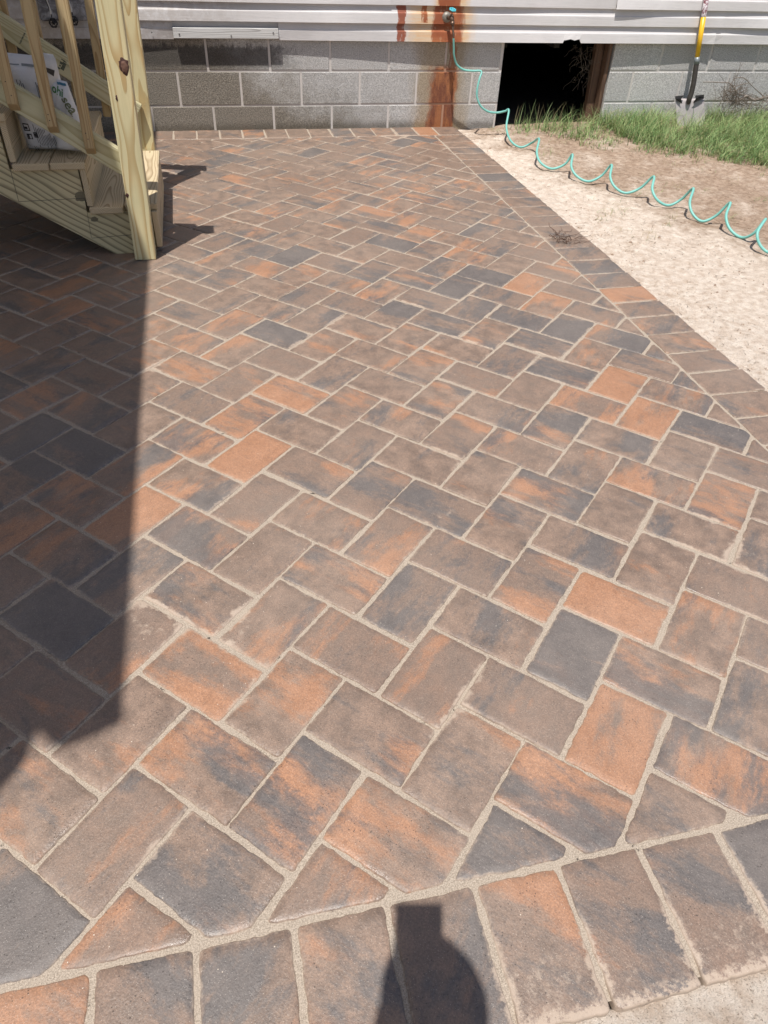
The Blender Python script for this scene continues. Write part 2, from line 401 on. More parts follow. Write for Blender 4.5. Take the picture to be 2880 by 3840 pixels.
M_PAVER = mat_paver(); M_SAND = mat_sand(); M_SOIL = mat_soil(); M_BLOCK = mat_block(); M_MORTAR = mat_mortar(); M_SIDING = mat_siding()
M_PINE = mat_wood("treated_pine", (0.66, 0.58, 0.33), (0.74, 0.62, 0.37), (0.44, 0.26, 0.09), 0.25, 165, knots=False)
M_RAILW = mat_wood("green_treated_pine", (0.54, 0.50, 0.32), (0.64, 0.58, 0.38), (0.38, 0.31, 0.16), 0.22, 130)
M_BALU = mat_wood("orange_cedar_tone_pine", (0.42, 0.30, 0.16), (0.50, 0.38, 0.21), (0.26, 0.15, 0.06), 0.12, 240, knots=False)
M_TREAD = mat_wood("tread_pine", (0.52, 0.42, 0.27), (0.64, 0.52, 0.35), (0.25, 0.17, 0.09), 0.08, 190)
M_STRING = mat_wood("stringer_pine", (0.50, 0.43, 0.26), (0.64, 0.54, 0.33), (0.15, 0.11, 0.06), 0.10, 150)
M_PATCH = mat_wood("painted_patch_board", (0.60, 0.60, 0.585), (0.70, 0.70, 0.69), (0.30, 0.29, 0.28), 0.0, 170, 0.15, False)
M_OLDW = mat_wood("old_brown_timber", (0.13, 0.075, 0.048), (0.20, 0.12, 0.08), (0.07, 0.04, 0.03), 0, 160)
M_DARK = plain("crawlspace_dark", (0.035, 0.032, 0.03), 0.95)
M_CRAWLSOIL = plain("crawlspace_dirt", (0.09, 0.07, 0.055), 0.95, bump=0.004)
M_PENCIL = plain("pencil_line", (0.03, 0.03, 0.035), 0.8)
M_STEELD = plain("galvanised_nail", (0.20, 0.19, 0.18), 0.5, 0.8)

# ================================================================ GROUND
def nz(x, y, s, seed=0.0):
    return mnoise.noise(Vector((x * s + seed, y * s - seed, seed * 0.37)))
def soil_height(x, y):
    z = -0.012 + 0.010 * nz(x, y, 1.3, 3) + 0.011 * nz(x, y, 4, 9) + 0.005 * nz(x, y, 14, 5) + 0.004 * nz(x, y, 33, 2)
    d = min(1.135 + 0.02 - x, y + 0.795)           # inside the paved area when positive
    if x < 1.108 and y > -0.765: z = -0.05
    if x > 1.2 and y > 3.3: z += 0.02 * min(1, (y - 3.3)) * min(1, (x - 1.2))
    if y > 4.62: z -= 0.03
    return z
def build_ground():
    fine_x = list(np.arange(-1.0, 1.08, 0.02)) + list(np.arange(1.09, 3.6, 0.012)); fine_y = list(np.arange(-1.1, -0.7, 0.012)) + list(np.arange(-0.69, 0.5, 0.02)) + list(np.arange(0.51, 4.7, 0.012))
    xs = [-80, -30, -10, -4, -2, -1.4] + fine_x + [3.7, 4, 5, 8, 15, 40, 80]
    ys = [-80, -30, -8, -3, -1.6] + fine_y + [4.9, 5.5, 7, 12, 30, 80]
    V = [(x, y, soil_height(x, y) if (-1.1 < x < 3.65 and -1.2 < y < 4.75) else -0.05) for y in ys for x in xs]
    nx = len(xs); F = [(j * nx + i, j * nx + i + 1, (j + 1) * nx + i + 1, (j + 1) * nx + i) for j in range(len(ys) - 1) for i in range(nx - 1)]
    me = mesh("ground", V, F, True); o = link("ground", me, M_SOIL); props(o, kind='structure', label='pale sandy soil around the paved patio')
build_ground()

# ================================================================ PATIO
XI, XO, YF, YFO, YB, YW = 0.905, 1.125, -0.5585, -0.7800, 4.325, 4.5560
U = 0.0762; s2 = math.sqrt(0.5)
WC = np.array([[-0.00259, 0.00479], [-0.00233, -0.01387], [-0.00164, 0.00608], [0.00951, -0.01619], [0.00225, -0.01438], [0.0039, -0.00534], [-0.00225, 0.00219], [0.00664, 0.01318], [0.00213, -0.0143], [0.00471, 0.0027]])
def warp(x, y):
    u = min(1.1, max(-1.1, (x + 0.2) / 1.5)); v = min(1.15, max(-1, (y - 1.5) / 2.5))
    b = np.array([1, u, v, u * u, u * v, v * v, u * u * v, u * v * v, v ** 3, u ** 3]) @ WC
    return x + b[0], y + b[1]
def clip_poly(P, a, b, c):           # keep a*x+b*y<=c
    out = []
    for i in range(len(P)):
        p, q = P[i], P[(i + 1) % len(P)]
        dp = a * p[0] + b * p[1] - c; dq = a * q[0] + b * q[1] - c
        if dp <= 0: out.append(p)
        if (dp < 0 < dq) or (dq < 0 < dp):
            t = dp / (dp - dq); out.append((p[0] + (q[0] - p[0]) * t, p[1] + (q[1] - p[1]) * t))
    return out
def area(P): return 0.5 * sum(P[i][0] * P[(i + 1) % len(P)][1] - P[(i + 1) % len(P)][0] * P[i][1] for i in range(len(P)))
def quad_lattice(a0, b0, a1, b1, g):
    rng = RND
    P = [(a0 + g, b0 + g), (a1 - g, b0 + g), (a1 - g, b1 - g), (a0 + g, b1 - g)]
    ang = rng.gauss(0, 0.006); dx, dy = rng.gauss(0, 0.0012), rng.gauss(0, 0.0012)
    cx, cy = (a0 + a1) / 2, (b0 + b1) / 2; out = []
    for a, b in P:
        a, b = a + rng.gauss(0, 0.0008), b + rng.gauss(0, 0.0008)
        aa = cx + (a - cx) * math.cos(ang) - (b - cy) * math.sin(ang) + dx
        bb = cy + (a - cx) * math.sin(ang) + (b - cy) * math.cos(ang) + dy
        x, y = (aa + bb) * s2, (bb - aa) * s2
        out.append(warp(x, y))
    return out
polys = []
J = 0.0046
JV = lambda: RND.uniform(0.0020, 0.0048)
for mm_ in range(-30, 14):
    for nn in range(-22, 22):
        a, b = 2 * mm_ - 3 * nn, -2 * mm_ - 3 * nn
        cx, cy = (a + b) * U * s2, (b - a) * U * s2
        if not (-3.3 < cx < 1.4 and -1.2 < cy < 4.9): continue
        for (a0, b0, a1, b1) in ((a, b, a + 3, b + 2), (a, b - 3, a + 2, b)):
            P = quad_lattice(a0 * U, b0 * U, a1 * U, b1 * U, JV())
            for h in ((1, 0, XI - 0.004), (-1, 0, 2.95), (0, 1, YB - 0.004), (0, -1, -(YF + 0.005))):
                P = clip_poly(P, *h)
                if len(P) < 3: break
            if len(P) >= 3 and abs(area(P)) > 0.0007: polys.append(P)
# soldier course borders
def rect(x0, y0, x1, y1):
    j = lambda: RND.gauss(0, 0.0011)
    return [(x0 + j(), y0 + j()), (x1 + j(), y0 + j()), (x1 + j(), y1 + j()), (x0 + j(), y1 + j())]
yr = [4.325, 4.278, 4.127, 3.983, 3.846, 3.703, 3.553, 3.4, 3.239, 3.092, 2.935, 2.783, 2.625, 2.473, 2.313, 2.171, 2.014, 1.857, 1.703, 1.555, 1.412, 1.262, 1.109, 0.963, 0.813, 0.665, 0.512]
while yr[-1] > -0.4: yr.append(yr[-1] - 0.153)
yr.append(YFO)
yr = [yr[0]] + yr[2:]
for i in range(len(yr) - 1):
    e = RND.gauss(0, 0.002)
    polys.append(rect(XI + 0.004, yr[i + 1] + 0.004, XO + e, yr[i] - 0.004))
xf = [-0.094 + 0.1535 * k for k in range(-19, 8)]
for i in range(len(xf) - 1):
    if xf[i + 1] > XI: xf[i + 1] = XI
    if xf[i] >= XI: break
    polys.append(rect(xf[i] + 0.0045, YFO + RND.gauss(0, 0.002), xf[i + 1] - 0.0045, YF - 0.005))
xb = [-0.884 + 0.1525 * k for k in range(-14, 13)]
for i in range(len(xb)):
    x0 = xb[i]; x1 = xb[i] + 0.1525
    if i == len(xb) - 1: x1 = XO
    if x0 > XO - 0.05: break
    polys.append(rect(x0 + 0.005, YB + 0.005, min(x1, XO) - 0.005, YW + RND.gauss(0, 0.001)))

# tones read off the photograph at full-view scale (1659 wide): O orange, o half orange, C charcoal, c half charcoal, m orange+charcoal, B plain brown
K = 2880 / 1659
TONES = """645 922 O;1345 822 O;1395 893 O;1145 608 O;1185 655 O;520 560 O;455 575 o;600 1350 o;310 1105 O;420 945 m;1010 940 o;440 1445 O;615 855 m;700 730 B;750 880 o;
170 970 C;640 545 C;590 715 C;1000 605 C;1050 588 C;855 520 C;780 585 c;90 1345 C;1232 1390 K;440 1860 c;60 1900 C;1120 1815 C;1620 1830 C;1240 705 C;480 635 c;40 940 C;
1495 1650 m;1440 1460 m;1330 1300 O;1340 1600 O;430 1640 m;640 1710 m;860 1800 m;1220 1740 m;1090 1355 c;720 1240 m;540 915 m;420 1140 m;420 1030 m;1070 1065 c;1180 1070 c;
1260 1000 c;860 625 o;1115 670 c;1090 700 o;880 735 o;980 745 o;830 705 o;1300 740 c;1200 860 o;1370 770 c;1520 1050 o;1500 1150 o;1440 1250 c;1235 1150 c;1000 1195 c;920 1290 c;
620 1535 o;780 1560 B;940 1470 B;1000 1660 B;1180 1540 B;1570 1440 m;1530 1330 m;1640 1370 o;130 1190 o;130 1520 o;220 1390 B;190 1280 c;130 1075 o;260 1020 o;60 1010 c;80 860 o;
200 690 o;110 680 o;40 790 c;170 740 c;60 650 c;210 610 o;380 650 B;440 690 c;330 620 o;560 590 o;700 570 B;940 560 B;1340 700 c;1400 660 o;1350 630 o;1450 740 o;1500 790 B;
1470 715 c;830 470 o;600 660 c;760 660 c;500 720 o;560 770 B;660 780 B;800 770 B;260 760 B;150 850 o;230 850 B;90 1700 o;200 1700 B;280 1620 o;90 1790 o;240 1800 B;
550 2060 c;740 2050 o;890 1960 m;1100 1990 o;1290 1950 c;1450 1930 c;330 2120 c;120 2170 O;30 2130 o;960 2060 c;1370 1750 o;1440 1870 c;300 1920 o;720 1890 o;1090 1120 c;1400 1200 B;
560 970 O;690 940 B;480 1290 o;330 1480 o;560 1110 B;540 1200 B;850 1150 o;780 1130 B;700 1010 o;800 940 B;900 900 B;1080 880 o;1120 920 c;1000 830 c;920 810 o;1130 780 B;1060 760 B;
1210 580 o;1240 620 B;1300 640 B;1360 600 O;1100 560 B;720 1610 B;1400 980 c;1480 950 B;860 980 B;900 1030 B;1620 1000 c;1600 920 c;1060 350 c;1210 330 B;1330 605 m;1350 632 O;1395 665 o;1415 700 c;1490 737 o;1530 780 B;1560 830 B;1610 870 B;1650 910 c;1240 578 c;1215 550 c;1195 522 c;1165 490 B;1140 465 B;1115 437 B;1090 410 o;1070 385 C;1040 350 c;550 288 o;935 283 O;1010 300 B"""
tone_at = []
for t in TONES.replace("\n", "").split(";"):
    u, v, k = t.split(); p = at_z(float(u) * K, float(v) * K); tone_at.append((p[0], p[1], k))
KIND = {'O': (0.64, 0.18), 'o': (0.45, 0.38), 'C': (0.0, 0.72), 'K': (0.34, 0.66), 'c': (0.32, 0.46), 'm': (0.56, 0.47), 'B': (0.31, 0.34)}
def inside(P, x, y):
    c = False
    for i in range(len(P)):
        (x0, y0), (x1, y1) = P[i], P[i - 1]
        if (y0 > y) != (y1 > y) and x < (x1 - x0) * (y - y0) / (y1 - y0) + x0: c = not c
    return c
def paver_geo(P, step):
    if area(P) < 0: P = P[::-1]
    # drop near-duplicate corners
    Q = []
    for p in P:
        if not Q or math.dist(p, Q[-1]) > 0.004: Q.append(p)
    if len(Q) > 3 and math.dist(Q[0], Q[-1]) < 0.004: Q.pop()
    P = Q; n = len(P); pts = []
    if n < 3: return None
    rad_ = []
    for i in range(n):
        a, b, c = Vector(P[i - 1]), Vector(P[i]), Vector(P[(i + 1) % n])
        u, v = (a - b), (c - b); sharp = u.normalized().dot(v.normalized()) > 0.35
        rad_.append(min(0.026 if sharp else 0.0085 * RND.uniform(0.7, 1.2), 0.40 * u.length, 0.40 * v.length))
    for i in range(n):
        a, b, c = Vector(P[i - 1]), Vector(P[i]), Vector(P[(i + 1) % n])
        u, v = (a - b), (c - b); lu, lv = u.length, v.length; u /= lu; v /= lv
        r = rad_[i]; rn = rad_[(i + 1) % n]
        p0, p1 = b + u * r, b + v * r
        for t in (0.0, 0.33, 0.67, 1.0):
            pts.append((p0 * (1 - t) ** 2 + b * 2 * t * (1 - t) + p1 * t * t))
        seg = (c - b).length - r - rn; k = int(seg / step)
        nb = c + (b - c).normalized() * rn
        for q in range(1, k): pts.append(p1 + (nb - p1) * (q / k))
    m_ = len(pts); nor = []
    for i in range(m_):
        t = pts[(i + 1) % m_] - pts[i - 1]; nor.append(Vector((-t.y, t.x)).normalized())
    inr = min(0.2, 2 * area(P) / sum(math.dist(P[i], P[(i + 1) % n]) for i in range(n)))
    base = [p + nn_ * (RND.uniform(-0.0009, 0.0010) + 0.0026 * mnoise.noise(Vector((p.x * 26, p.y * 26, 3.3))) + 0.0012 * mnoise.noise(Vector((p.x * 70, p.y * 70, 1.3)))) for p, nn_ in zip(pts, nor)]
    gx, gy = RND.gauss(0, 0.0035), RND.gauss(0, 0.0035); h0 = abs(RND.gauss(0, 0.0007))
    cx = sum(p.x for p in base) / m_; cy = sum(p.y for p in base) / m_
    V = []; E = []
    for ins, z, e in ((0.0, -0.022, 0.0), (0.0, -0.0055, 0.0), (0.0010, -0.0017, 0.12), (0.0034, -0.0002, 0.30), (-1, 0.0, 1.0)):
        for p, nn_ in zip(base, nor):
            q = p + nn_ * ins if ins >= 0 else p.lerp(Vector((cx, cy)), min(0.40, 0.017 / inr))
            V.append((q.x, q.y, z + h0 + gx * (q.x - cx) + gy * (q.y - cy))); E.append(e)
    V.append((cx, cy, h0 + 0.0002)); E.append(1.0)
    F = []
    for r_ in range(4):
        for i in range(m_):
            j = (i + 1) % m_; F.append((r_ * m_ + i, r_ * m_ + j, (r_ + 1) * m_ + j, (r_ + 1) * m_ + i))
    for i in range(m_): F.append((4 * m_ + i, 4 * m_ + (i + 1) % m_, 5 * m_))
    return V, F, E
def add_tone(me, tones, edges):
    a = me.attributes.new("tone", 'FLOAT_COLOR', 'POINT'); a.data.foreach_set('color', np.array(tones, dtype=np.float32).ravel())
    b = me.attributes.new("edge", 'FLOAT', 'POINT'); b.data.foreach_set('value', np.array(edges, dtype=np.float32))
patio = empty("patio", (0, 0, 0), 'paved patio of orange, brown and charcoal tumbled pavers laid in herringbone', kind='structure')
rec = []
for P in polys:
    cx = sum(p[0] for p in P) / len(P); cy = sum(p[1] for p in P) / len(P)
    R_, G_ = RND.choice([KIND[k] for k in 'BBBBBBBooocccccm'])
    R_ += RND.uniform(-0.10, 0.06); G_ += RND.uniform(-0.10, 0.10)
    for x, y, k in tone_at:
        if abs(x - cx) < 0.2 and abs(y - cy) < 0.2 and inside(P, x, y): R_, G_ = KIND[k]
    px = [to_px((x, y, 0)) for x, y in P]
    ok = all(q[2] > 0.2 for q in px)
    A = 0
    if ok:
        Q = [(q[0], q[1]) for q in px]
        for h in ((1, 0, 2880), (-1, 0, 0), (0, 1, 3840), (0, -1, 0)):
            Q = clip_poly(Q, *h)
            if len(Q) < 3: break
        A = abs(area(Q)) if len(Q) >= 3 else 0
    if cx < -1.0 and cy > 2.5: A *= 0.05
    rec.append((A, P, (R_, G_, RND.random(), 1.0)))
rec.sort(key=lambda r: -r[0])
V2, F2, T2, E2 = [], [], [], []
for i, (A, P, tn) in enumerate(rec):
    geo = paver_geo(P, 0.009 if A > 12000 else (0.018 if A > 3000 else 0.05))
    if geo is None: continue
    V, F, E = geo
    if i < 300:
        me = mesh("paver", V, F, True); add_tone(me, [tn] * len(V), E); link("paver", me, M_PAVER, patio)
    else:
        b = len(V2); V2 += V; F2 += [tuple(q + b for q in f) for f in F]; T2 += [tn] * len(V); E2 += E
me = mesh("small_paver", V2, F2, True); add_tone(me, T2, E2)
o = link("paver_field", me, M_PAVER, patio); o['kind'] = 'stuff'
# sand bed that fills the joints
xs = np.arange(-2.95, XO - 0.012, 0.018); ys = np.arange(YFO + 0.014, YW + 0.02, 0.018)
V = []
for y in ys:
    for x in xs:
        z = -0.0028 + 0.0006 * nz(x, y, 3.0, 1) + 0.0010 * nz(x, y, 22, 4)
        if x > XO - 0.04 or y < YFO + 0.04: z -= 0.004
        V.append((x, y, z))
nx = len(xs); F = [(j * nx + i, j * nx + i + 1, (j + 1) * nx + i + 1, (j + 1) * nx + i) for j in range(len(ys) - 1) for i in range(nx - 1)]
link("joint_sand", mesh("joint_sand", V, F, True), M_SAND, patio)

# ================================================================ HOUSE
house = empty("house", (0, 0, 0), 'house wall of pale grey lapped siding above a grey concrete block foundation', 'house')
OX0, OX1 = 1.440, 2.285
BH, BP = 0.203, 0.4065
block_src = {}
def block(x0, x1, z0, z1):
    x0 += 0.0075; x1 -= 0.0075; z0 += 0.006; z1 -= 0.006
    if x1 - x0 < 0.03: return
    bm = box_bm(x1 - x0, 0.19, z1 - z0, 0.003, 1)
    me = bm_mesh("block", bm)
    o = link("concrete_block", me, M_BLOCK, house)
    o.location = ((x0 + x1) / 2, 4.562 + 0.095 + RND.gauss(0, 0.0006), (z0 + z1) / 2)
rows = [(-0.055, 0.148, -0.195), (0.148, 0.351, 0.003), (0.351, 0.554, 0.205)]
for z0, z1, ph in rows:
    k0 = int(math.floor((-3.2 - ph) / BP))
    for k in range(k0, 20):
        a, b = ph + k * BP, ph + (k + 1) * BP
        if a > 5: break
        for lo, hi in ((-9, OX0 + 0.006), (OX1 - 0.006, 9)):
            if lo > 0:
                # right of the opening the bond is shifted
                sh = (2.672 - 0.205) % BP if ph > 0.1 else ((2.885 - 0.003) % BP if ph == 0.003 else (2.69 + 0.195) % BP)
                aa, bb = max(a + sh - BP, lo), min(b + sh - BP, hi)
            else:
                aa, bb = max(a, lo), min(b, hi)
            if bb - aa > 0.03: block(aa, bb, z0, z1)
for x0, x1 in ((-3.2, OX0 - 0.002), (OX1 + 0.002, 5.0)):
    bm = box_bm(x1 - x0, 0.16, 0.60, 0)
    o = link("mortar", bm_mesh("mortar", bm), M_MORTAR, house); o.location = ((x0 + x1) / 2, 4.5655 + 0.08, 0.26 - 0.01)
# crawlspace behind the opening
cv = []
def boxvf(x0, x1, y0, y1, z0, z1):
    V = [(x, y, z) for x in (x0, x1) for y in (y0, y1) for z in (z0, z1)]
    F = [(0, 1, 3, 2), (4, 6, 7, 5), (0, 4, 5, 1), (2, 3, 7, 6), (0, 2, 6, 4), (1, 5, 7, 3)]
    return V, F
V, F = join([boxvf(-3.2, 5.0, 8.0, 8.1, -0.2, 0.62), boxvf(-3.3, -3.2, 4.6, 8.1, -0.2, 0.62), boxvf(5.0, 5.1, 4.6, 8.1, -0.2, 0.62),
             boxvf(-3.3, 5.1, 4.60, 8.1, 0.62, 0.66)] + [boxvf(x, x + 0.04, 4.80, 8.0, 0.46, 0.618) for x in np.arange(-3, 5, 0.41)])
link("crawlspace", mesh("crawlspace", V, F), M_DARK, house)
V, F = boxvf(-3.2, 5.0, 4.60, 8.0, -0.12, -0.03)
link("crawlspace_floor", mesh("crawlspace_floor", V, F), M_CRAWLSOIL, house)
# leaning old timber jamb on the right of the opening
bm = box_bm(0.66, 0.060, 0.05, 0.003)
o = link("opening_post", bm_mesh("opening_post", bm), M_OLDW, house)
o.matrix_basis = frame((2.215, 4.66, 0.23), (-0.035, 0.0, 1), (1, 0, 0))
bm = box_bm(0.60, 0.03, 0.09, 0.002)
o = link("opening_post", bm_mesh("opening_post", bm), M_OLDW, house)
o.matrix_basis = frame((2.262, 4.62, 0.24), (-0.02, 0.0, 1), (1, 0, 0))

# siding: courses of 10 cm, each split where panels meet
def lip0(x):
    pts = [(-3, .025), (-1.1, .025), (-0.8, .018), (-0.14, .019), (0.3, 0.027), (0.84, .037), (1.5, .043), (2.3, .041), (2.65, .035), (3.045, .027), (3.05, .034), (4.2, .040), (6, .03)]
    for (x0, d0), (x1, d1) in zip(pts, pts[1:]):
        if x0 <= x <= x1: return d0 + (d1 - d0) * (x - x0) / (x1 - x0)
    return 0.03
def siding_panel(row, x0, x1, proud=0.0, bulge=(0, 0, 1), parent=house):
    zb = 0.528 + 0.1005 * row
    xs = np.linspace(x0, x1, max(3, int((x1 - x0) / 0.08) + 2)); V = []; F = []
    prof = [(0.004, 0.010), (0.0, 0.0015), (0.001, 0.0), (0.052, 0.0), (0.057, 0.0005), (0.062, 0.005), (0.088, 0.0120), (0.112, 0.0145)]
    n = len(prof)
    if row == 0 and x0 < 1.8 < x1: xs = np.sort(np.concatenate([xs, [1.850, 1.862, 1.905, 1.96, 1.973, 1.988]]))
    for x in xs:
        lip = 4.5615 - lip0(x) if row == 0 else 4.5295
        lip += 0.0016 * mnoise.noise(Vector((x * 1.6, row * 3.1, 0))) - proud - bulge[0] * math.exp(-((x - bulge[1]) / bulge[2]) ** 2)
        dz = 0.0012 * mnoise.noise(Vector((x * 0.8, row * 2.3, 5)))
        base = 4.5295
        for (z, d) in prof:
            t = min(1, z / 0.1); yy = (lip * (1 - t) + base * t) + d
            if row == 0 and z > 0.1: yy = base + d
            if row == 0 and 1.855 < x < 1.98: z = max(z, 0.020 + 0.004 * math.sin(x * 90))
            V.append((x, yy, zb + z + dz))
    for i in range(len(xs) - 1):
        for k in range(n - 1):
            F.append((i * n + k, (i + 1) * n + k, (i + 1) * n + k + 1, i * n + k + 1))
    me = mesh("siding_panel", V, F)
    o = link("siding_panel", me, M_SIDING, parent)
    md = o.modifiers.new("thickness", 'SOLIDIFY'); md.thickness = 0.0015; md.offset = -1
    return o
# course 0: broken between x -0.8 and -0.14 ; notch over the opening between 1.845 and 1.985
siding_panel(0, -3.2, -0.800); siding_panel(0, -0.135, 3.052, 0.005); siding_panel(0, 3.045, 5.0, 0.0)
siding_panel(1, -3.2, -0.700, 0.004, (0.006, -0.9, 0.3)); siding_panel(1, -0.705, 3.085, 0.006, (0.007, 0.3, 0.5)); siding_panel(1, 3.08, 5.0, 0.001, (0.014, 3.45, 0.28))
siding_panel(2, -3.2, 0.605, 0.006, (0.006, -0.3, 0.5)); siding_panel(2, 0.600, 2.21, 0.001, (0.010, 1.25, 0.45)); siding_panel(2, 2.205, 5.0, 0.006, (0.018, 2.2, 0.40))
for r in range(3, 22):
    cut = -3.2 + ((r * 1.37) % 3.4) + 0.8
    siding_panel(r, -3.2, cut); siding_panel(r, cut - 0.005, 5.0, 0.003)
V, F = boxvf(-3.2, 5.0, 4.562, 4.60, 0.545, 2.8)
link("wall_sheathing", mesh("wall_sheathing", V, F), plain("felt_backing", (0.36, 0.35, 0.35), 0.9), house)
# flat backing seen above the nailed board
V, F = boxvf(-0.82, -0.12, 4.5530, 4.560, 0.545, 0.640)
link("exposed_backing", mesh("exposed_backing", V, F), plain("exposed_backing", (0.50, 0.49, 0.50), 0.7), house)
bm = box_bm(0.662, 0.056, 0.022, 0.002)
pb = link("patch_board", bm_mesh("patch_board", bm), M_PATCH, house); pb['label'] = 'streaky white painted board nailed over the broken siding'
pb.matrix_basis = frame((-0.469, 4.527, 0.566), (1, 0, 0.003), (0, 0, 1))
pb['_w'] = (0, 0, 0)
for x, z in ((-0.763, 0.560), (-0.441, 0.553), (-0.172, 0.572), (-0.93, 0.565)):
    V, F = lathe([(0.0045, 0), (0.0045, 0.002), (0.001, 0.003)], 8)
    yy = 4.5145 if x > -0.8 else 4.532
    o = link("nail", mesh("nail", V, F), M_STEELD, house); o.matrix_basis = frame((x, yy, z), (1, 0, 0), (0, 0, 1)) @ Matrix.Rotation(0, 4, 'X')

# ================================================================ PORCH ROOF (overhead, outside the frame; its edge shades the left side)
RH = 2.85
RX = -1.0 - TX * RH; RY = -0.115 - TY * RH
M_ROOFW = plain("white_soffit", (0.62, 0.61, 0.59), 0.7)
V, F = boxvf(-5.2, RX - 0.0, RY + 0.06, 4.52, RH, RH + 0.05)
link("porch_roof", mesh("porch_roof", V, F), M_ROOFW, house)
# unseen slab at the front edge, outlined to cast the notched shadow corner
gp = [(-1.0, 0.02), (-0.990, -0.113), (-1.05, -0.134), (-1.100, -0.148), (-1.128, -0.118), (-1.150, -0.088), (-1.156, -0.13), (-1.165, -0.175), (-1.205, -0.232), (-1.30, -0.34), (-1.6, -0.37), (-4.6, -0.37), (-4.6, 0.02)]
gp = [(x - TX * (RH + 0.05), y - TY * (RH + 0.05)) for x, y in gp]
n = len(gp); V = [(x, y, RH) for x, y in gp] + [(x, y, RH + 0.05) for x, y in gp]
F = [tuple(range(n)), tuple(range(n, 2 * n))[::-1]] + [(i, i + n, (i + 1) % n + n, (i + 1) % n) for i in range(n)]
link("shadow_edge_slab", mesh("shadow_edge_slab", V, F), M_ROOFW, house)
V, F = boxvf(-5.1, -5.0, -0.7, -0.6, -0.05, RH)
link("porch_column", mesh("porch_column", V, F), M_ROOFW, house)

# ================================================================ STAIRCASE
stair = empty("staircase", (0, 0, 0), 'new unfinished treated pine staircase with slim balusters and knotty newel post', 'staircase')
def board(name, mat, origin, la, wa, L, W, T, bev=0.003, par=stair, label=None):
    bm = box_bm(L, W, T, bev, 2 if bev > 0.004 else 1)
    o = link(name, bm_mesh(name, bm), mat, par); o.matrix_basis = frame(origin, la, wa)
    if label: o['label'] = label
    return o
def prism(name, mat, pts, y0, y1, par=stair):
    n = len(pts); V = [(x, y0, z) for x, z in pts] + [(x, y1, z) for x, z in pts]
    F = [tuple(range(n)), tuple(range(n, 2 * n))[::-1]] + [(i, i + n, (i + 1) % n + n, (i + 1) % n) for i in range(n)]
    bm = bmesh.new(); bm.from_mesh(mesh(name, V, F)); bmesh.ops.recalc_face_normals(bm, faces=bm.faces)
    return link(name, bm_mesh(name, bm), mat, par)
LEAN = Vector((0.034, 0, 1))
YN, YFAR = 2.33, 3.25
rise, run = 0.180, 0.262
x1, z1 = -0.925, 0.213         # front edge and top of the first tread
NST = 5
# stringers
for y0 in (2.360, 3.182):
    pts = []
    pts += [(-0.958, 0.028), (-0.958, z1 - 0.028)]
    for k in range(NST):
        xr = -0.958 - run * (k + 1) + 0.0; zt = z1 - 0.028 + rise * k
        pts.append((xr, zt)); pts.append((xr, zt + rise))
    xe = pts[-1][0]; pts[-1] = (xe, pts[-2][1] + rise * 0.6)
    slope = 0.665
    pts += [(xe, (-1.140 - xe) * slope + 0.002), (-1.140, 0.002), (-1.0, 0.002)]
    o = prism("stringer", M_STRING, pts, y0, y0 + 0.038)
    # grain runs along the slope: turn the object frame
    ang = math.atan(slope)
    R_ = Matrix.Rotation(ang, 4, 'Y'); o.data.transform(R_.inverted()); o.matrix_basis = R_
# treads (two boards each) and risers
for k in range(NST):
    zt = z1 + rise * k; xf_ = x1 - run * k + 0.034 * 0.0
    lean = 0.03 * (zt - 0.2)
    xf_ += lean
    xm = xf_ - 0.141
    y0a = YN; y0b = YN if k else 2.362
    yend = YFAR
    jig = RND.gauss(0, 0.003)
    board("tread_board", M_TREAD, (xm + 0.0705, (y0b + (yend if k else 3.218)) / 2, zt - 0.014), (0, 1, 0), (1, 0, 0), (yend if k else 3.218) - y0b, 0.138, 0.028, 0.004)
    board("tread_board", M_TREAD, (xm - 0.0715, (y0a + yend) / 2 + jig, zt - 0.014), (0, 1, 0), (1, 0, 0), yend - y0a, 0.138, 0.028, 0.004)
    xr = xf_ - 0.019
    zb = 0.030 if k == 0 else z1 + rise * (k - 1) + 0.002
    hgt = (zt - 0.029) - zb
    board("riser_board", M_TREAD, (xr, (2.345 + 3.235) / 2, zb + hgt / 2), (0, 1, 0), (0, 0, 1), 0.89, hgt, 0.024, 0.002)
# newel posts
def post(x, y, H, lab):
    L = H / 1.0
    base = Vector((x, y, 0.0)); ax = LEAN.normalized()
    return board("newel_post", M_PINE, base + ax * (L / 2 + 0.001), ax, (1, 0, 0), L, 0.089, 0.089, 0.005, label=lab)
post(-1.0075, 2.3150, 1.09, None)
post(-1.000, 3.268, 1.10, None)
# knot in the near post: a proud rim with a darker core
M_KNOT = plain("knot", (0.15, 0.075, 0.05), 0.6, 0, 0.6, 120, 0.003); M_KNOTRIM = plain("knot_rim", (0.06, 0.022, 0.016), 0.6, 0, 0.3, 150, 0.002)
def blob(c, rx, rz, y, mat, name, jit=0.18, n=22, th=0.0015, ph=0):
    V = [(c[0], y - th, c[1])]; F = []
    for i in range(n):
        a = 2 * math.pi * i / n; q = 1 + jit * mnoise.noise(Vector((math.cos(a) * 2 + ph, math.sin(a) * 2, ph)))
        q2 = q * 0.8
        V.append((c[0] + rx * q2 * math.cos(a), y - th, c[1] + rz * q2 * math.sin(a)))
        V.append((c[0] + rx * q * math.cos(a), y + 0.0005, c[1] + rz * q * math.sin(a)))
    for i in range(n):
        j = (i + 1) % n; F.append((0, 1 + 2 * i, 1 + 2 * j)); F.append((1 + 2 * i, 2 + 2 * i, 2 + 2 * j, 1 + 2 * j))
    return link(name, mesh(name, V, F, True), mat, stair)
kp = at_y(465, 250, 2.268)
blob((kp[0], kp[2]), 0.0185, 0.029, 2.2700, M_KNOTRIM, "knot", 0.5, ph=3)
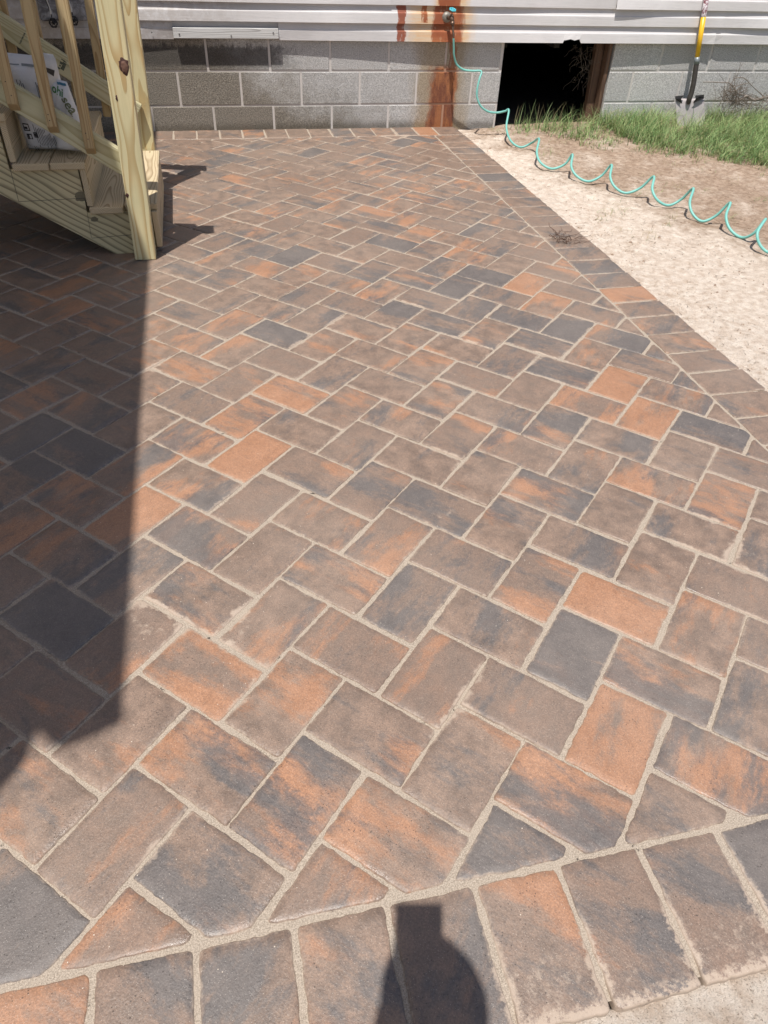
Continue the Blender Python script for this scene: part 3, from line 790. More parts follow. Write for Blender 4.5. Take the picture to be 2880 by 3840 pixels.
blob((kp[0] + 0.001, kp[2] - 0.002), 0.0125, 0.021, 2.2685, M_KNOT, "knot", 0.4, ph=8)
kp = at_y(437, 368, 2.268); blob((kp[0], kp[2]), 0.004, 0.011, 2.2705, M_KNOTRIM, "knot", 0.5, ph=1)
kp = at_y(477, 734, 2.268); blob((kp[0], kp[2]), 0.007, 0.009, 2.2705, M_KNOTRIM, "knot", 0.5, ph=5)
# knots and pencil layout lines on the near stringer
for u, v, rx, rz in ((303, 737, 0.028, 0.024), (355, 822, 0.017, 0.012)):
    kp = at_y(u, v, 2.36); blob((kp[0], kp[2]), rx, rz, 2.3600, plain("stringer_knot", (0.17, 0.145, 0.09), 0.8, 0, .5, 120), "knot", 0.4, ph=u, th=0.0006)
def pline(a, b):
    A = at_y(*a, 2.3592); B = at_y(*b, 2.3592); V, F = tube([A, B], 0.0009, 4)
    link("pencil_line", mesh("pencil_line", V, F), M_PENCIL, stair)
pline((28, 596), (70, 755)); pline((70, 756), (318, 743)); pline((318, 745), (343, 892)); pline((345, 893), (495, 880))
# rails
sl = 0.69; La = Vector((-1, 0, sl)).normalized(); Wv = Vector((sl, 0, 1)).normalized()
def rail(name, x_end, z_mid, y, L, Wd=0.089, T=0.038, mat=M_RAILW):
    c = Vector((x_end, y, z_mid)) + La * (L / 2)
    return board(name, mat, c, La, Wv, L, Wd, T, 0.004)
def mid_z(x, off): return off + (-1.05 - x) * sl
rail("bottom_rail", -1.000, mid_z(-1.0, 0.384), 2.380, 1.15)
rail("bottom_rail", -1.000, mid_z(-1.0, 0.425), 3.200, 1.15)
for y, hp in ((2.380, 1.140), (3.200, 1.150)):
    rail("top_rail", -0.985, mid_z(-0.985, hp - 0.075), y, 1.25)
    c = Vector((-0.880, y - 0.062 if y < 3 else y + 0.150, mid_z(-0.880, hp))) + La * 0.7
    board("cap_rail", M_RAILW, c, La, (0, 1, 0), 1.4, 0.100, 0.032, 0.004)
# balusters, lower end bevelled
def baluster(x, zb, y_face, ysgn, H):
    w_ = 0.037; yb = y_face + ysgn * w_
    pts = []
    V = [(-w_ / 2, y_face, 0.0), (w_ / 2, y_face, 0.0), (w_ / 2, yb, -0.030), (-w_ / 2, yb, -0.030)]
    V = [(a, b, c) for a, b, c in V] + [(a, b, H) for a, b, c in V]
    F = [(0, 1, 2, 3), (4, 7, 6, 5), (0, 4, 5, 1), (1, 5, 6, 2), (2, 6, 7, 3), (3, 7, 4, 0)]
    bm = bmesh.new(); bm.from_mesh(mesh("baluster", V, F)); bmesh.ops.recalc_face_normals(bm, faces=bm.faces)
    bmesh.ops.bevel(bm, geom=list(bm.edges), offset=0.002, segments=1, affect='EDGES')
    # local frame with x along the length for the grain
    Rm = Matrix(((0, 0, 1, 0), (1, 0, 0, 0), (0, 1, 0, 0), (0, 0, 0, 1)))
    bmesh.ops.transform(bm, matrix=Matrix.Translation((0, -y_face, 0)), verts=bm.verts)
    bmesh.ops.transform(bm, matrix=Rm, verts=bm.verts)
    o = link("baluster", bm_mesh("baluster", bm), M_BALU, stair)
    sh = Matrix.Rotation(0.030, 4, 'Y')
    o.matrix_basis = Matrix.Translation((x, y_face, zb)) @ sh @ Rm.inverted()
    return o
for k in range(8):
    x = -1.1505 - 0.1235 * k
    baluster(x, 0.447 + 0.0805 * k, 2.321, 1, 0.72)
    baluster(x - 0.002, 0.40 + 0.0835 * k, 3.258, -1, 0.78)
# nail holes in balusters
for (u, v) in ((180, 430), (186, 452), (321, 500), (330, 522), (20, 306), (42, 358)):
    p = at_y(u, v, 2.3205); V, F = lathe([(0.0022, 0), (0.0016, 0.0006)], 6)
    o = link("nail", mesh("nail", V, F), M_PENCIL, stair); o.matrix_basis = frame((p[0], 2.3208, p[2]), (1, 0, 0), (0, 0, 1))
# small printed grade marks
def text_mesh(s, size):
    cu = bpy.data.curves.new("t", 'FONT'); cu.body = s; cu.size = size; cu.offset = size * 0.025; cu.align_x = 'CENTER'; cu.align_y = 'CENTER'
    to = bpy.data.objects.new("t", cu); COL.objects.link(to)
    dg = bpy.context.evaluated_depsgraph_get(); dg.update()
    me = bpy.data.meshes.new_from_object(to.evaluated_get(dg)); bpy.data.objects.remove(to)
    return me
tm = text_mesh("12' STRAND", 0.0135)
o = link("printed_mark", tm, M_PENCIL, stair)
pp = at_y(125, 622, 2.3296); o.matrix_basis = Matrix.Translation((pp[0], 2.3292, pp[2])) @ Matrix.Rotation(math.pi, 4, 'Y') @ Matrix.Rotation(math.radians(90), 4, 'X') @ Matrix.Identity(4)
# grade stamp on far rail: dot, ring and blocks
def far_face(u, v): return at_y(u, v, 3.1804)
M_STAMP = plain("stamp_ink", (0.10, 0.11, 0.08), 0.8, 0, 0.5, 90)
bits = []
for (u, v, a, b) in ((229, 236, .0055, .0055), (241, 240, .008, .006), (238, 250, .007, .006), (234, 258, .008, .005), (225, 246, .0035, .0035), (220, 255, .006, .004), (237, 226, .009, .002), (243, 231, .007, .002)):
    p = far_face(u, v); t = 0.61
    c, s_ = math.cos(t), math.sin(t)
    V = [(p[0] + (dx * a) * c + (dz * b) * s_, 3.1802, p[2] - (dx * a) * s_ + (dz * b) * c) for dx, dz in ((-1, -1), (1, -1), (1, 1), (-1, 1))]
    bits.append((V, [(0, 1, 2, 3)]))
for i in range(9):
    p = far_face(75 + i * 2.1, 163 - i * 4.6)
    a, b = 0.0035, 0.0012 + 0.0006 * (i % 3)
    V = [(p[0] + dx * a, 3.1802, p[2] + dz * b) for dx, dz in ((-1, -1), (1, -1), (1, 1), (-1, 1))]; bits.append((V, [(0, 1, 2, 3)]))
V, F = join(bits); link("printed_mark", mesh("printed_mark", V, F), M_STAMP, stair)['kind'] = 'stuff'

# deck the stairs climb to (left of the frame)
deck = empty("deck", (0, 0, 0), 'raised treated pine deck at the head of the stairs beside the wall', 'deck')
for k in range(14):
    board("deck_board", M_TREAD, (-2.33 - 0.143 * k, 3.42, 1.10), (0, 1, 0), (1, 0, 0), 2.15, 0.138, 0.028, 0.003, deck)
for x in (-2.30, -4.2): board("deck_joist", M_STRING, (x, 3.42, 0.99), (0, 1, 0), (0, 0, 1), 2.13, 0.18, 0.038, 0.003, deck)
for y in (2.37, 4.48): board("deck_joist", M_STRING, (-3.25, y, 0.985), (1, 0, 0), (0, 0, 1), 1.85, 0.17, 0.038, 0.003, deck)
for x, y in ((-2.37, 2.46), (-4.1, 2.46), (-2.37, 4.4), (-4.1, 4.4)): board("deck_leg", M_PINE, (x, y, 0.44), (0, 0, 1), (1, 0, 0), 0.90, 0.089, 0.089, 0.004, deck)

# ================================================================ BAGS ON THE STAIRS
M_BAG = None
n_ = NT("woven_plastic_bag"); cn = n_.noise(n_.obj, 9, 4, 0.6); cr = n_.noise(n_.obj, 16, 5, 0.6, 1.2)
M_BAG = n_.set(n_.mix(cn, (0.60, 0.61, 0.64), (0.72, 0.72, 0.74)), 0.45, n_.bump(cr, 0.008, 0.8), spec=0.5)
M_INK = plain("bag_black_ink", (0.04, 0.04, 0.045), 0.5); M_GREEN = plain("bag_green_ink", (0.05, 0.19, 0.06), 0.5)
M_OLIVE = plain("bag_olive_ink", (0.14, 0.16, 0.09), 0.5); M_BLUEI = plain("bag_blue_ink", (0.03, 0.14, 0.22), 0.5); M_REDI = plain("bag_red_ink", (0.45, 0.08, 0.05), 0.5)
M_GREYI = plain("bag_grey_ink", (0.20, 0.23, 0.25), 0.5)
def bag(name, quad, Y, tilt, th, label, group, npx=22, npz=30, top_fold=True, mat=M_BAG):
    """pillow with its printed face towards -y; quad = four (x,z) corners BL BR TR TL on the plane Y"""
    BL, BR, TR, TL = [np.array(q, float) for q in quad]
    def P(u, v):
        q = (BL * (1 - u) + BR * u) * (1 - v) + (TL * (1 - u) + TR * u) * v
        return q
    def prof(u, v):
        a = max(0, 1 - abs(2 * u - 1) ** 3.5); b = max(0, 1 - abs(2 * v - 1) ** 4)
        if top_fold and v > 0.84: b *= max(0.12, 1 - (v - 0.84) / 0.18)
        return (a * b) ** 0.55
    def front(u, v):
        q = P(u, v); cr_ = 0.013 * mnoise.noise(Vector((u * 5, v * 5, Y * 7))) + 0.006 * mnoise.noise(Vector((u * 11, v * 10, Y * 3)))
        return (q[0], Y + tilt * (q[1] - BL[1]) - th * prof(u, v) * 0.5 + cr_, q[1])
    V = []; F = []
    for side in (-1, 1):
        for j in range(npz + 1):
            for i in range(npx + 1):
                u, v = i / npx, j / npz; x, y, z = front(u, v)
                if side > 0: q = P(u, v); y = Y + tilt * (q[1] - BL[1]) + th * prof(u, v) * 0.5
                if i in (0, npx) or j in (0, npz): y = Y + tilt * (z - BL[1])
                V.append((x, y, z))
    n1 = (npx + 1) * (npz + 1)
    for s_ in (0, 1):
        for j in range(npz):
            for i in range(npx):
                a = s_ * n1 + j * (npx + 1) + i; q = (a, a + 1, a + npx + 2, a + npx + 1)
                F.append(q if s_ == 0 else q[::-1])
    o = link(name, mesh(name, V, F, True), mat); props(o, label, 'bag', group)
    bm = bmesh.new(); bm.from_mesh(o.data); bmesh.ops.remove_doubles(bm, verts=bm.verts, dist=0.0005); bm.to_mesh(o.data); bm.free()
    return o, front
def ink(o, front, mat, rects, lift=0.0022):
    V = []; F = []
    for (u0, v0, u1, v1) in rects:
        nu = max(1, int((u1 - u0) * 14)); nv = max(1, int((v1 - v0) * 14)); b = len(V)
        for j in range(nv + 1):
            for i in range(nu + 1):
                p = front(u0 + (u1 - u0) * i / nu, v0 + (v1 - v0) * j / nv); V.append((p[0], p[1] - lift, p[2]))
        for j in range(nv):
            for i in range(nu):
                a = b + j * (nu + 1) + i; F.append((a, a + 1, a + nu + 2, a + nu + 1))
    link("printed_mark", mesh("printed_mark", V, F), mat, o)['kind'] = 'stuff'
def ink_text(o, front, mat, s, size, u0, v0, rot, W_, H_, lift=0.0025, bold=0.0):
    me = text_mesh(s, size); c, q = math.cos(rot), math.sin(rot)
    for vtx in me.vertices:
        x, y = vtx.co.x, vtx.co.y
        X, Z = x * c - y * q, x * q + y * c
        p = front(min(1, max(0, u0 + X / W_)), min(1, max(0, v0 + Z / H_))); vtx.co = (p[0], p[1] - lift, p[2])
    link("lettering", me, mat, o)
# big bag: printed panel towards the viewer, standing on the second step
Yb = 2.50
def bz(u, v, Y=Yb): p = at_y(u, v, Y); return (p[0], p[2])
bagA, fA = bag("cement_bag", [(-1.425, 0.396), (-1.225, 0.396), (-1.240, 0.725), (-1.455, 0.745)], 2.53, 0.10, 0.13,
               'big white bag with black printed instructions standing upright on the stairs', 'bags left on the stairs')
W_, H_ = 0.215, 0.335
lines = []
for b0, b1, v0, v1, n in ((0.05, 0.20, 0.66, 0.80, 4), (0.25, 0.38, 0.64, 0.77, 4), (0.58, 0.76, 0.58, 0.76, 8)):
    for k in range(n):
        u = b0 + (b1 - b0) * k / n; lines.append((u, v0, u + 0.011, v1 - 0.03 * (k % 2)))
for b0, b1, v0, v1, n in ((0.30, 0.95, 0.04, 0.33, 22), (0.08, 0.25, 0.05, 0.15, 5)):
    for k in range(n):
        u = b0 + (b1 - b0) * k / n; lines.append((u, v0 + 0.05 * RND.random(), u + 0.010, v1 - 0.08 * RND.random() - 0.2 * k / n))
ink(bagA, fA, M_INK, lines)
def frame_rects(u0, v0, u1, v1, t=0.012): return [(u0, v0, u1, v0 + t), (u0, v1 - t, u1, v1), (u0, v0, u0 + t * 1.4, v1), (u1 - t * 1.4, v0, u1, v1)]
ink(bagA, fA, M_INK, frame_rects(0.05, 0.55, 0.19, 0.64) + frame_rects(0.23, 0.535, 0.37, 0.625) + frame_rects(0.59, 0.455, 0.71, 0.515) + [(0.08, 0.57, 0.13, 0.62), (0.25, 0.545, 0.29, 0.58), (0.31, 0.58, 0.36, 0.61)] +
    frame_rects(0.10, 0.24, 0.22, 0.32) + frame_rects(0.12, 0.15, 0.22, 0.21) + frame_rects(0.26, 0.17, 0.33, 0.23) + [(0.12, 0.26, 0.18, 0.285), (0.14, 0.165, 0.17, 0.20), (0.275, 0.185, 0.315, 0.215)], 0.0026)
ink_text(bagA, fA, M_INK, "?", 0.026, 0.65, 0.485, -math.pi / 2, W_, H_)
ink(bagA, fA, M_GREYI, [(0.05, 0.905, 0.36, 0.915), (0.40, 0.900, 0.78, 0.922)])
# side gusset with black square
bagB, fB = bag("cement_bag", [(-1.300, 0.410), (-1.160, 0.396), (-1.208, 0.650), (-1.268, 0.665)], 2.470, 0.16, 0.10,
               'white bag lettered seal slumped right of the bag with printed instructions', 'bags left on the stairs', 14, 24)
ink_text(bagB, fB, M_OLIVE, "seal", 0.046, 0.80, 0.68, -math.radians(66), 0.09, 0.26)
ink_text(bagB, fB, M_GREEN, "ohi", 0.040, 0.38, 0.87, -math.radians(15), 0.09, 0.26)
ink(bagB, fB, M_BLUEI, [(0.72, 0.36, 0.97, 0.44), (0.40, 0.945, 0.90, 0.975)]); ink(bagB, fB, M_REDI, [(0.80, 0.28, 0.98, 0.34)], 0.003)
# folded flap of the big bag: separate white gusset with black patch
V = []; F = []
cor = [at_y(160, 205, 2.47), at_y(203, 212, 2.485), at_y(221, 278, 2.50), at_y(190, 368, 2.485), at_y(160, 330, 2.46)]
ctr = sum(cor) / 5; ctr[1] -= 0.012; V = [ctr] + [c for c in cor]; F = [(0, i + 1, (i + 1) % 5 + 1) for i in range(5)]
V += [np.array(c) + np.array([-0.01, 0.05, 0]) for c in cor]; F += [(i + 1, i + 6, (i + 1) % 5 + 6, (i + 1) % 5 + 1) for i in range(5)]
me = mesh("bag_flap", V, F, True); o = link("flap", me, M_BAG, bagA)
V = [at_y(*q) for q in ((171, 252, 2.456), (205, 264, 2.470), (202, 287, 2.470), (175, 270, 2.456))]
link("printed_mark", mesh("printed_mark", V, [(0, 1, 2, 3)]), M_INK, bagA)

# ================================================================ WRAPPED METER WITH VALVES behind the stairs
meter = empty("wrapped_meter", (0, 0, 0), 'utility box wrapped in clear plastic on the siding behind the stairs', 'meter box')
n_ = NT("dusty_plastic_wrap"); cr = n_.noise(n_.obj, 14, 5, 0.7, 1.5)
M_WRAP = n_.set(n_.mix(n_.step(cr, 0.35, 0.7), (0.13, 0.13, 0.14), (0.42, 0.43, 0.46)), 0.25, n_.bump(cr, 0.01, 1.0), spec=0.6)
bm = box_bm(0.27, 0.085, 0.24, 0.02, 3)
bmesh.ops.subdivide_edges(bm, edges=bm.edges, cuts=4, use_grid_fill=True)
for v_ in bm.verts: v_.co += Vector((0.3, 1, 0.3)) * 0.012 * mnoise.noise(v_.co * 18)
o = link("plastic_wrap", bm_mesh("plastic_wrap", bm, True), M_WRAP, meter); o.location = (-1.42, 4.475, 0.748)
M_BLACKP = plain("black_plastic", (0.018, 0.018, 0.02), 0.35); M_CORD = plain("white_cord", (0.6, 0.6, 0.58), 0.7)
def handwheel(c, r, mat, spokes, nm, parent, axis=(0, -1, 0)):
    parts = []; n = 24
    pts = [(r * (1 + 0.09 * math.cos(6 * 2 * math.pi * i / n)) * math.cos(2 * math.pi * i / n), r * (1 + 0.09 * math.cos(6 * 2 * math.pi * i / n)) * math.sin(2 * math.pi * i / n), 0) for i in range(n + 1)]
    parts.append(tube(pts, r * 0.2, 6, cap=False))
    for k in range(spokes):
        a = 2 * math.pi * k / spokes; parts.append(tube([(0, 0, 0), (r * math.cos(a), r * math.sin(a), 0)], r * 0.13, 5))
    parts.append(lathe([(r * 0.3, -r * 0.5), (r * 0.3, r * 0.15), (r * 0.15, r * 0.2)], 12))
    V, F = join(parts); o = link(nm, mesh(nm, V, F, True), mat, parent)
    o.matrix_basis = Matrix.Translation(c) @ Vector(axis).to_track_quat('Z', 'Y').to_matrix().to_4x4(); return o
for (u, v, dx) in ((200, 86, 0), (277, 78, 0.012)):
    p = at_y(u, v, 4.40)
    handwheel(p, 0.021, M_BLACKP, 6, "handwheel", meter)
    V, F = join([tube([p + np.array([0, 0.01, 0]), p + np.array([0, 0.05, 0.0]), p + np.array([0, 0.06, 0.05])], 0.010, 10), tube(smoothpath([p + np.array([-0.015, 0.0, 0.15]), p + np.array([-0.012, -0.005, 0.10]), p + np.array([0.0, -0.008, 0.05]), p + np.array([-0.002, -0.004, 0.028])]), 0.0028, 6)])
    link("valve_body", mesh("valve_body", V[:], F, True), M_BLACKP, meter)
    V, F = tube(smoothpath([p + np.array([-0.018, -0.012, 0.16]), p + np.array([-0.008, -0.014, 0.12]), p + np.array([0.001, -0.016, 0.07]), p + np.array([0.0, -0.014, 0.045])]), [0.002] * 8 + [0.003] * 8 + [0.005] * 9, 6)
    link("cord", mesh("cord", V, F, True), M_CORD, meter)

# ================================================================ FAUCET AND HOSE
faucet = empty("outdoor_faucet", (1.0, 4.50, 0.66), 'rusty brass outdoor faucet with turquoise handle on the rust stained siding', 'faucet')
M_BRASS = plain("corroded_brass", (0.17, 0.115, 0.085), 0.45, 0.75, 0.5, 60); M_TURQ = plain("turquoise_enamel", (0.07, 0.48, 0.56), 0.3, 0, 0.25, 200)
M_GREYP = plain("grey_plastic_flange", (0.24, 0.22, 0.19), 0.5, 0.3, 0.4, 60)
cF = Vector((1.008, 4.526, 0.668))
V, F = lathe([(0.033, 0), (0.033, 0.006), (0.027, 0.010), (0.024, 0.018), (0.012, 0.020)], 24)
o = link("flange", mesh("flange", V, F, True), M_GREYP, faucet); o.matrix_basis = Matrix.Translation(Vector((0.990, 4.531, 0.666)) ) @ Vector((0, -1, 0)).to_track_quat('Z', 'Y').to_matrix().to_4x4()
hp = Vector(at_y(1702, 68, 4.455))
V, F = join([tube([(0.992, 4.53, 0.668), (1.000, 4.48, 0.668), (1.006, 4.455, 0.664)], [0.012, 0.012, 0.014], 12),
             tube([(1.003, 4.463, 0.69), (1.006, 4.455, 0.665), (1.008, 4.448, 0.645)], [0.010, 0.014, 0.0125], 12),
             tube([(1.004, 4.462, 0.683), (1.003, 4.458, 0.715)], 0.004, 8),
             tube([(1.008, 4.448, 0.652), (1.009, 4.444, 0.634)], 0.0145, 8)])
link("valve_body", mesh("valve_body", V, F, True), M_BRASS, faucet)
h = handwheel((1.005, 4.456, 0.717), 0.0195, M_TURQ, 5, "faucet_handle", faucet, (0.1, -0.35, 1))
hs = [(1.009, 4.443, 0.634), (1.012, 4.436, 0.606), (1.016, 4.430, 0.585), (1.018, 4.428, 0.562)]
V, F = tube(smoothpath(hs), 0.0072, 10); link("hose_coupling", mesh("hose_coupling", V, F, True), M_BRASS, faucet)

M_HOSE = NT("turquoise_hose"); M_HOSE = M_HOSE.set(M_HOSE.mix(M_HOSE.noise(M_HOSE.obj, 8, 3), (0.16, 0.44, 0.39), (0.21, 0.52, 0.46)), 0.42, spec=0.4)
def K5(x, y): return (1700 + x / 4.81, 100 + y / 4.81)
def R3(x, y): return (1800 + x / 1.536, y / 1.536)
P = [Vector(hs[-1])]
for (x, y, Y) in ((8, 400, 4.435), (12, 520, 4.44), (60, 680, 4.45), (180, 775, 4.45), (340, 798, 4.44), (470, 796, 4.43), (508, 830, 4.42), (470, 950, 4.40), (430, 1130, 4.385), (430, 1280, 4.375), (500, 1440, 4.36), (640, 1535, 4.355), (800, 1550, 4.35), (930, 1525, 4.33), (1000, 1512, 4.30)):
    P.append(Vector(at_y(*K5(x, y), Y)))
zc = [0.115, 0.105, 0.1, 0.105, 0.11, 0.115, 0.117, 0.118]
loops = [((168, 638), (152, 735), (178, 812), (235, 848), (300, 822)), ((340, 800), (327, 878), (350, 938), (415, 972), (490, 945)),
         ((532, 890), (526, 960), (558, 1015), (625, 1045), (700, 1012)), ((757, 950), (750, 1020), (778, 1078), (840, 1112), (925, 1082)),
         ((1000, 1017), (992, 1090), (1022, 1152), (1085, 1183), (1160, 1148)), ((1228, 1085), (1208, 1165), (1225, 1232), (1280, 1275), (1360, 1242)),
         ((1440, 1168), (1417, 1245), (1440, 1320), (1505, 1368), (1575, 1345)), ((1645, 1262), (1598, 1340), (1612, 1410), (1665, 1455), (1740, 1440)),
         ((1850, 1370), (1830, 1440), (1850, 1520), (1910, 1580), (2000, 1560)), ((2080, 1490), (2060, 1570), (2090, 1650), (2150, 1710), (2260, 1700))]
for i, (c, a, b, bt, r) in enumerate(loops):
    z0 = zc[min(i, 7)]
    if i > 0: P.append(Vector(at_z(*R3(*c), z0)))
    P.append(Vector(at_z(*R3(*a), z0 * 0.62))); P.append(Vector(at_z(*R3(*b), z0 * 0.24)))
    P.append(Vector(at_z(*R3(*bt), 0.006))); P.append(Vector(at_z(*R3(*r), z0 * 0.36)))
V, F = tube(smoothpath(P, 10), 0.0070, 10)
o = link("garden_hose", mesh("garden_hose", V, F, True), M_HOSE)
props(o, 'turquoise coiled garden hose springing from the faucet across the sandy soil', 'hose')

# ================================================================ SHOVEL
shovel = empty("shovel", (2.95, 4.42, 0), 'worn shovel with yellow handle leaning against the house wall in the grass', 'shovel')
n_ = NT("worn_steel"); a_ = n_.noise(n_.obj, 22, 5, 0.65); b_ = n_.noise(n_.vmath('MULTIPLY', n_.obj, (1, 1, .3)), 60, 4, 0.6)
M_BLADE = n_.set(n_.mix(a_, (0.34, 0.30, 0.30), (0.60, 0.56, 0.56)), n_.step(b_, .3, .7, 0.45, 0.65), n_.bump(b_, 0.0008), 0.12)
M_SOCK = plain("dark_steel", (0.085, 0.075, 0.068), 0.5, 0.6, 0.5, 40); M_YEL = plain("yellow_fibreglass", (0.80, 0.47, 0.02), 0.35, 0, 0.06, 20); M_COLLAR = plain("grey_collar", (0.22, 0.25, 0.26), 0.45, 0.3, .2, 40)
n_ = NT("torn_foil_label"); a_ = n_.noise(n_.obj, 55, 4, 0.7)
M_LABEL = n_.set(n_.mix(n_.step(a_, .45, .55), (0.20, 0.07, 0.08), (0.72, 0.68, 0.70)), 0.3, n_.bump(a_, 0.002), spec=0.6)
Q = lambda x, y: (2440 + x / 3.770, y / 3.770)
def bl(x, y, Y): p = at_y(*Q(x, y), Y); return np.array(p)
# blade grid: rows from top to tip, columns left to right
rowsb = [(1400, 352, 752), (1450, 350, 758), (1520, 352, 760), (1600, 356, 765), (1680, 362, 764), (1740, 372, 752), (1790, 400, 725), (1825, 450, 680), (1845, 520, 610)]
V = []; F = []; ncol = 12
for j, (yy, xl, xr) in enumerate(rowsb):
    Yp = 4.462 - 0.052 * j / 8
    for i in range(ncol + 1):
        t = i / ncol; s_ = 2 * t - 1
        p = bl(xl + (xr - xl) * t, yy + (0 if j < 6 else 0), Yp)
        dish = 0.018 * (1 - s_ * s_) * (1 - 0.5 * j / 8)          # hollow faces the viewer
        rib = -0.012 * math.exp(-(s_ * 5.5) ** 2) * max(0, 1 - j / 6)
        V.append((p[0], p[1] + dish + rib, p[2]))
for j in range(len(rowsb) - 1):
    for i in range(ncol):
        a = j * (ncol + 1) + i; F.append((a, a + 1, a + ncol + 2, a + ncol + 1))
o = link("blade", mesh("blade", V, F, True), M_BLADE, shovel, None)
o.modifiers.new("t", 'SOLIDIFY').thickness = 0.002
# turned steps on the shoulders
tri = []
for pts in (((350, 1358), (478, 1348), (430, 1400), (448, 1465), (352, 1400)), ((632, 1348), (755, 1338), (752, 1395), (600, 1460), (640, 1395))):
    c = [bl(x, y, 4.458 - (0.0 if k < 2 else 0.012)) for k, (x, y) in enumerate(pts)]
    b = [q + np.array([0, 0.003, -0.002]) for q in c]
    n = len(c); tri.append((c + b, [tuple(range(n)), tuple(range(n, 2 * n))[::-1]] + [(i, i + n, (i + 1) % n + n, (i + 1) % n) for i in range(n)]))
M_STEP = plain("dark_step_steel", (0.03, 0.028, 0.026), 0.5, 0.5)
for V, F in tri: link("foot_step", mesh("foot_step", V, F), M_STEP, shovel)
pts = [bl(535, 1470, 4.455), bl(545, 1400, 4.452), bl(570, 1330, 4.452), bl(598, 1220, 4.455), bl(615, 1120, 4.462), bl(632, 1000, 4.468), bl(648, 900, 4.474)]
V, F = tube(smoothpath(pts, 5), [0.010, 0.013, 0.016, 0.018, 0.0185, 0.019, 0.019, 0.019, 0.019] + [0.0185] * 22, 14)
link("socket", mesh("socket", V, F, True), M_SOCK, shovel)
pc0 = bl(648, 905, 4.474); pc1 = bl(658, 808, 4.480); V, F = tube([pc0, pc1], 0.0205, 16); link("collar", mesh("collar", V, F, True), M_COLLAR, shovel)
ph1 = bl(747, 240, 4.500); d = (ph1 - pc1); d /= np.linalg.norm(d)
V, F = tube([pc1 - d * 0.01, ph1], 0.0172, 16); link("handle", mesh("handle", V, F, True), M_YEL, shovel)
ph2 = ph1 + d * 0.16
V, F = tube([ph1, ph1 + d * 0.004, ph2], [0.0172, 0.0180, 0.0180], 16); link("foil_label", mesh("foil_label", V, F, True), M_LABEL, shovel)
ph3 = ph2 + d * 0.55
V, F = tube([ph2, ph3], 0.0172, 16); link("handle", mesh("handle", V, F, True), M_YEL, shovel)

# ================================================================ GRASS
def mat_grass():
    n = NT("grass_blade"); t = n.attr("tone"); s_ = n.sep(t)
    c = n.mix(s_[0], (0.07, 0.17, 0.05), (0.42, 0.54, 0.23))
    c = n.mix(s_[1], c, (0.40, 0.33, 0.19))
    n.set(c, 0.5, spec=0.3)
    tr = n.t.nodes.new('ShaderNodeBsdfTranslucent'); n.L(c, tr.inputs[0]); mx = n.t.nodes.new('ShaderNodeMixShader'); mx.inputs[0].default_value = 0.25
    n.t.links.new(n.b.outputs[0], mx.inputs[1]); n.t.links.new(tr.outputs[0], mx.inputs[2]); n.t.links.new(mx.outputs[0], n.out.inputs[0]); return n.m
M_GRASS = mat_grass()
M_CRUMB = plain("damp_crumb", (0.30, 0.22, 0.16), 0.95, 0, 0.4, 60)
rg = np.random.default_rng(5)
def blades(pos, H, lean, width, dry):
    """numpy blades: pos (n,3), heights, lean, width, dryness arrays"""
    n = len(pos); k = 4
    az_ = rg.uniform(0, 2 * np.pi, n); da = np.c_[np.cos(az_), np.sin(az_), np.zeros(n)]
    wd = np.c_[-np.sin(az_ + 0.4), np.cos(az_ + 0.4), np.zeros(n)]
    V = np.zeros((n, 2 * k + 1, 3))
    for j in range(k + 1):
        t = j / k
        c = pos + da * (lean * H)[:, None] * t ** 1.8 + np.array([0, 0, 1]) * (H * (t - 0.25 * lean * t * t))[:, None]
        wj = (width * (1 - t ** 1.5))[:, None]
        if j < k: V[:, 2 * j] = c - wd * wj; V[:, 2 * j + 1] = c + wd * wj
        else: V[:, 2 * k] = c
    base = (np.arange(n) * (2 * k + 1))[:, None]
    F = []
    quads = np.concatenate([base + np.array([2 * j, 2 * j + 1, 2 * j + 3, 2 * j + 2]) for j in range(k - 1)], 0)
    tris = base + np.array([2 * k - 2, 2 * k - 1, 2 * k])
    me = bpy.data.meshes.new("grass"); nv = n * (2 * k + 1)
    me.vertices.add(nv); me.vertices.foreach_set('co', V.reshape(-1))
    loops_ = np.concatenate([quads.reshape(-1), tris.reshape(-1)]); me.loops.add(len(loops_)); me.loops.foreach_set('vertex_index', loops_.astype(np.int32))
    nq, nt_ = len(quads), len(tris); me.polygons.add(nq + nt_)
    me.polygons.foreach_set('loop_start', np.concatenate([np.arange(nq) * 4, nq * 4 + np.arange(nt_) * 3]).astype(np.int32))
    me.polygons.foreach_set('loop_total', np.concatenate([np.full(nq, 4), np.full(nt_, 3)]).astype(np.int32))
    me.update(calc_edges=True); me.validate()
    tone = np.repeat(np.c_[rg.uniform(0, 1, n), dry, np.zeros(n), np.ones(n)], 2 * k + 1, 0)
    a = me.attributes.new("tone", 'FLOAT_COLOR', 'POINT'); a.data.foreach_set('color', tone.astype(np.float32).ravel())
    return me
def front_edge(x):
    # y of the ragged front limit of the grass
    pts = [(1.45, 4.40), (1.62, 4.25), (2.05, 3.86), (2.31, 3.68), (2.6, 3.52), (2.87, 3.33), (3.4, 3.0), (4.5, 2.6)]
    return np.interp(x, [p[0] for p in pts], [p[1] for p in pts])
N = 62000
x = rg.uniform(1.5, 4.4, N); y = rg.uniform(2.6, 4.55, N)
fe = front_edge(x) - 0.03 + 0.16 * np.array([mnoise.noise(Vector((a * 5, b * 5, 0))) for a, b in zip(x, y)])
dep = y - fe
dens = np.clip(dep / 0.34, 0, 1) * np.where(x < 2.25, 0.45, 1.0)
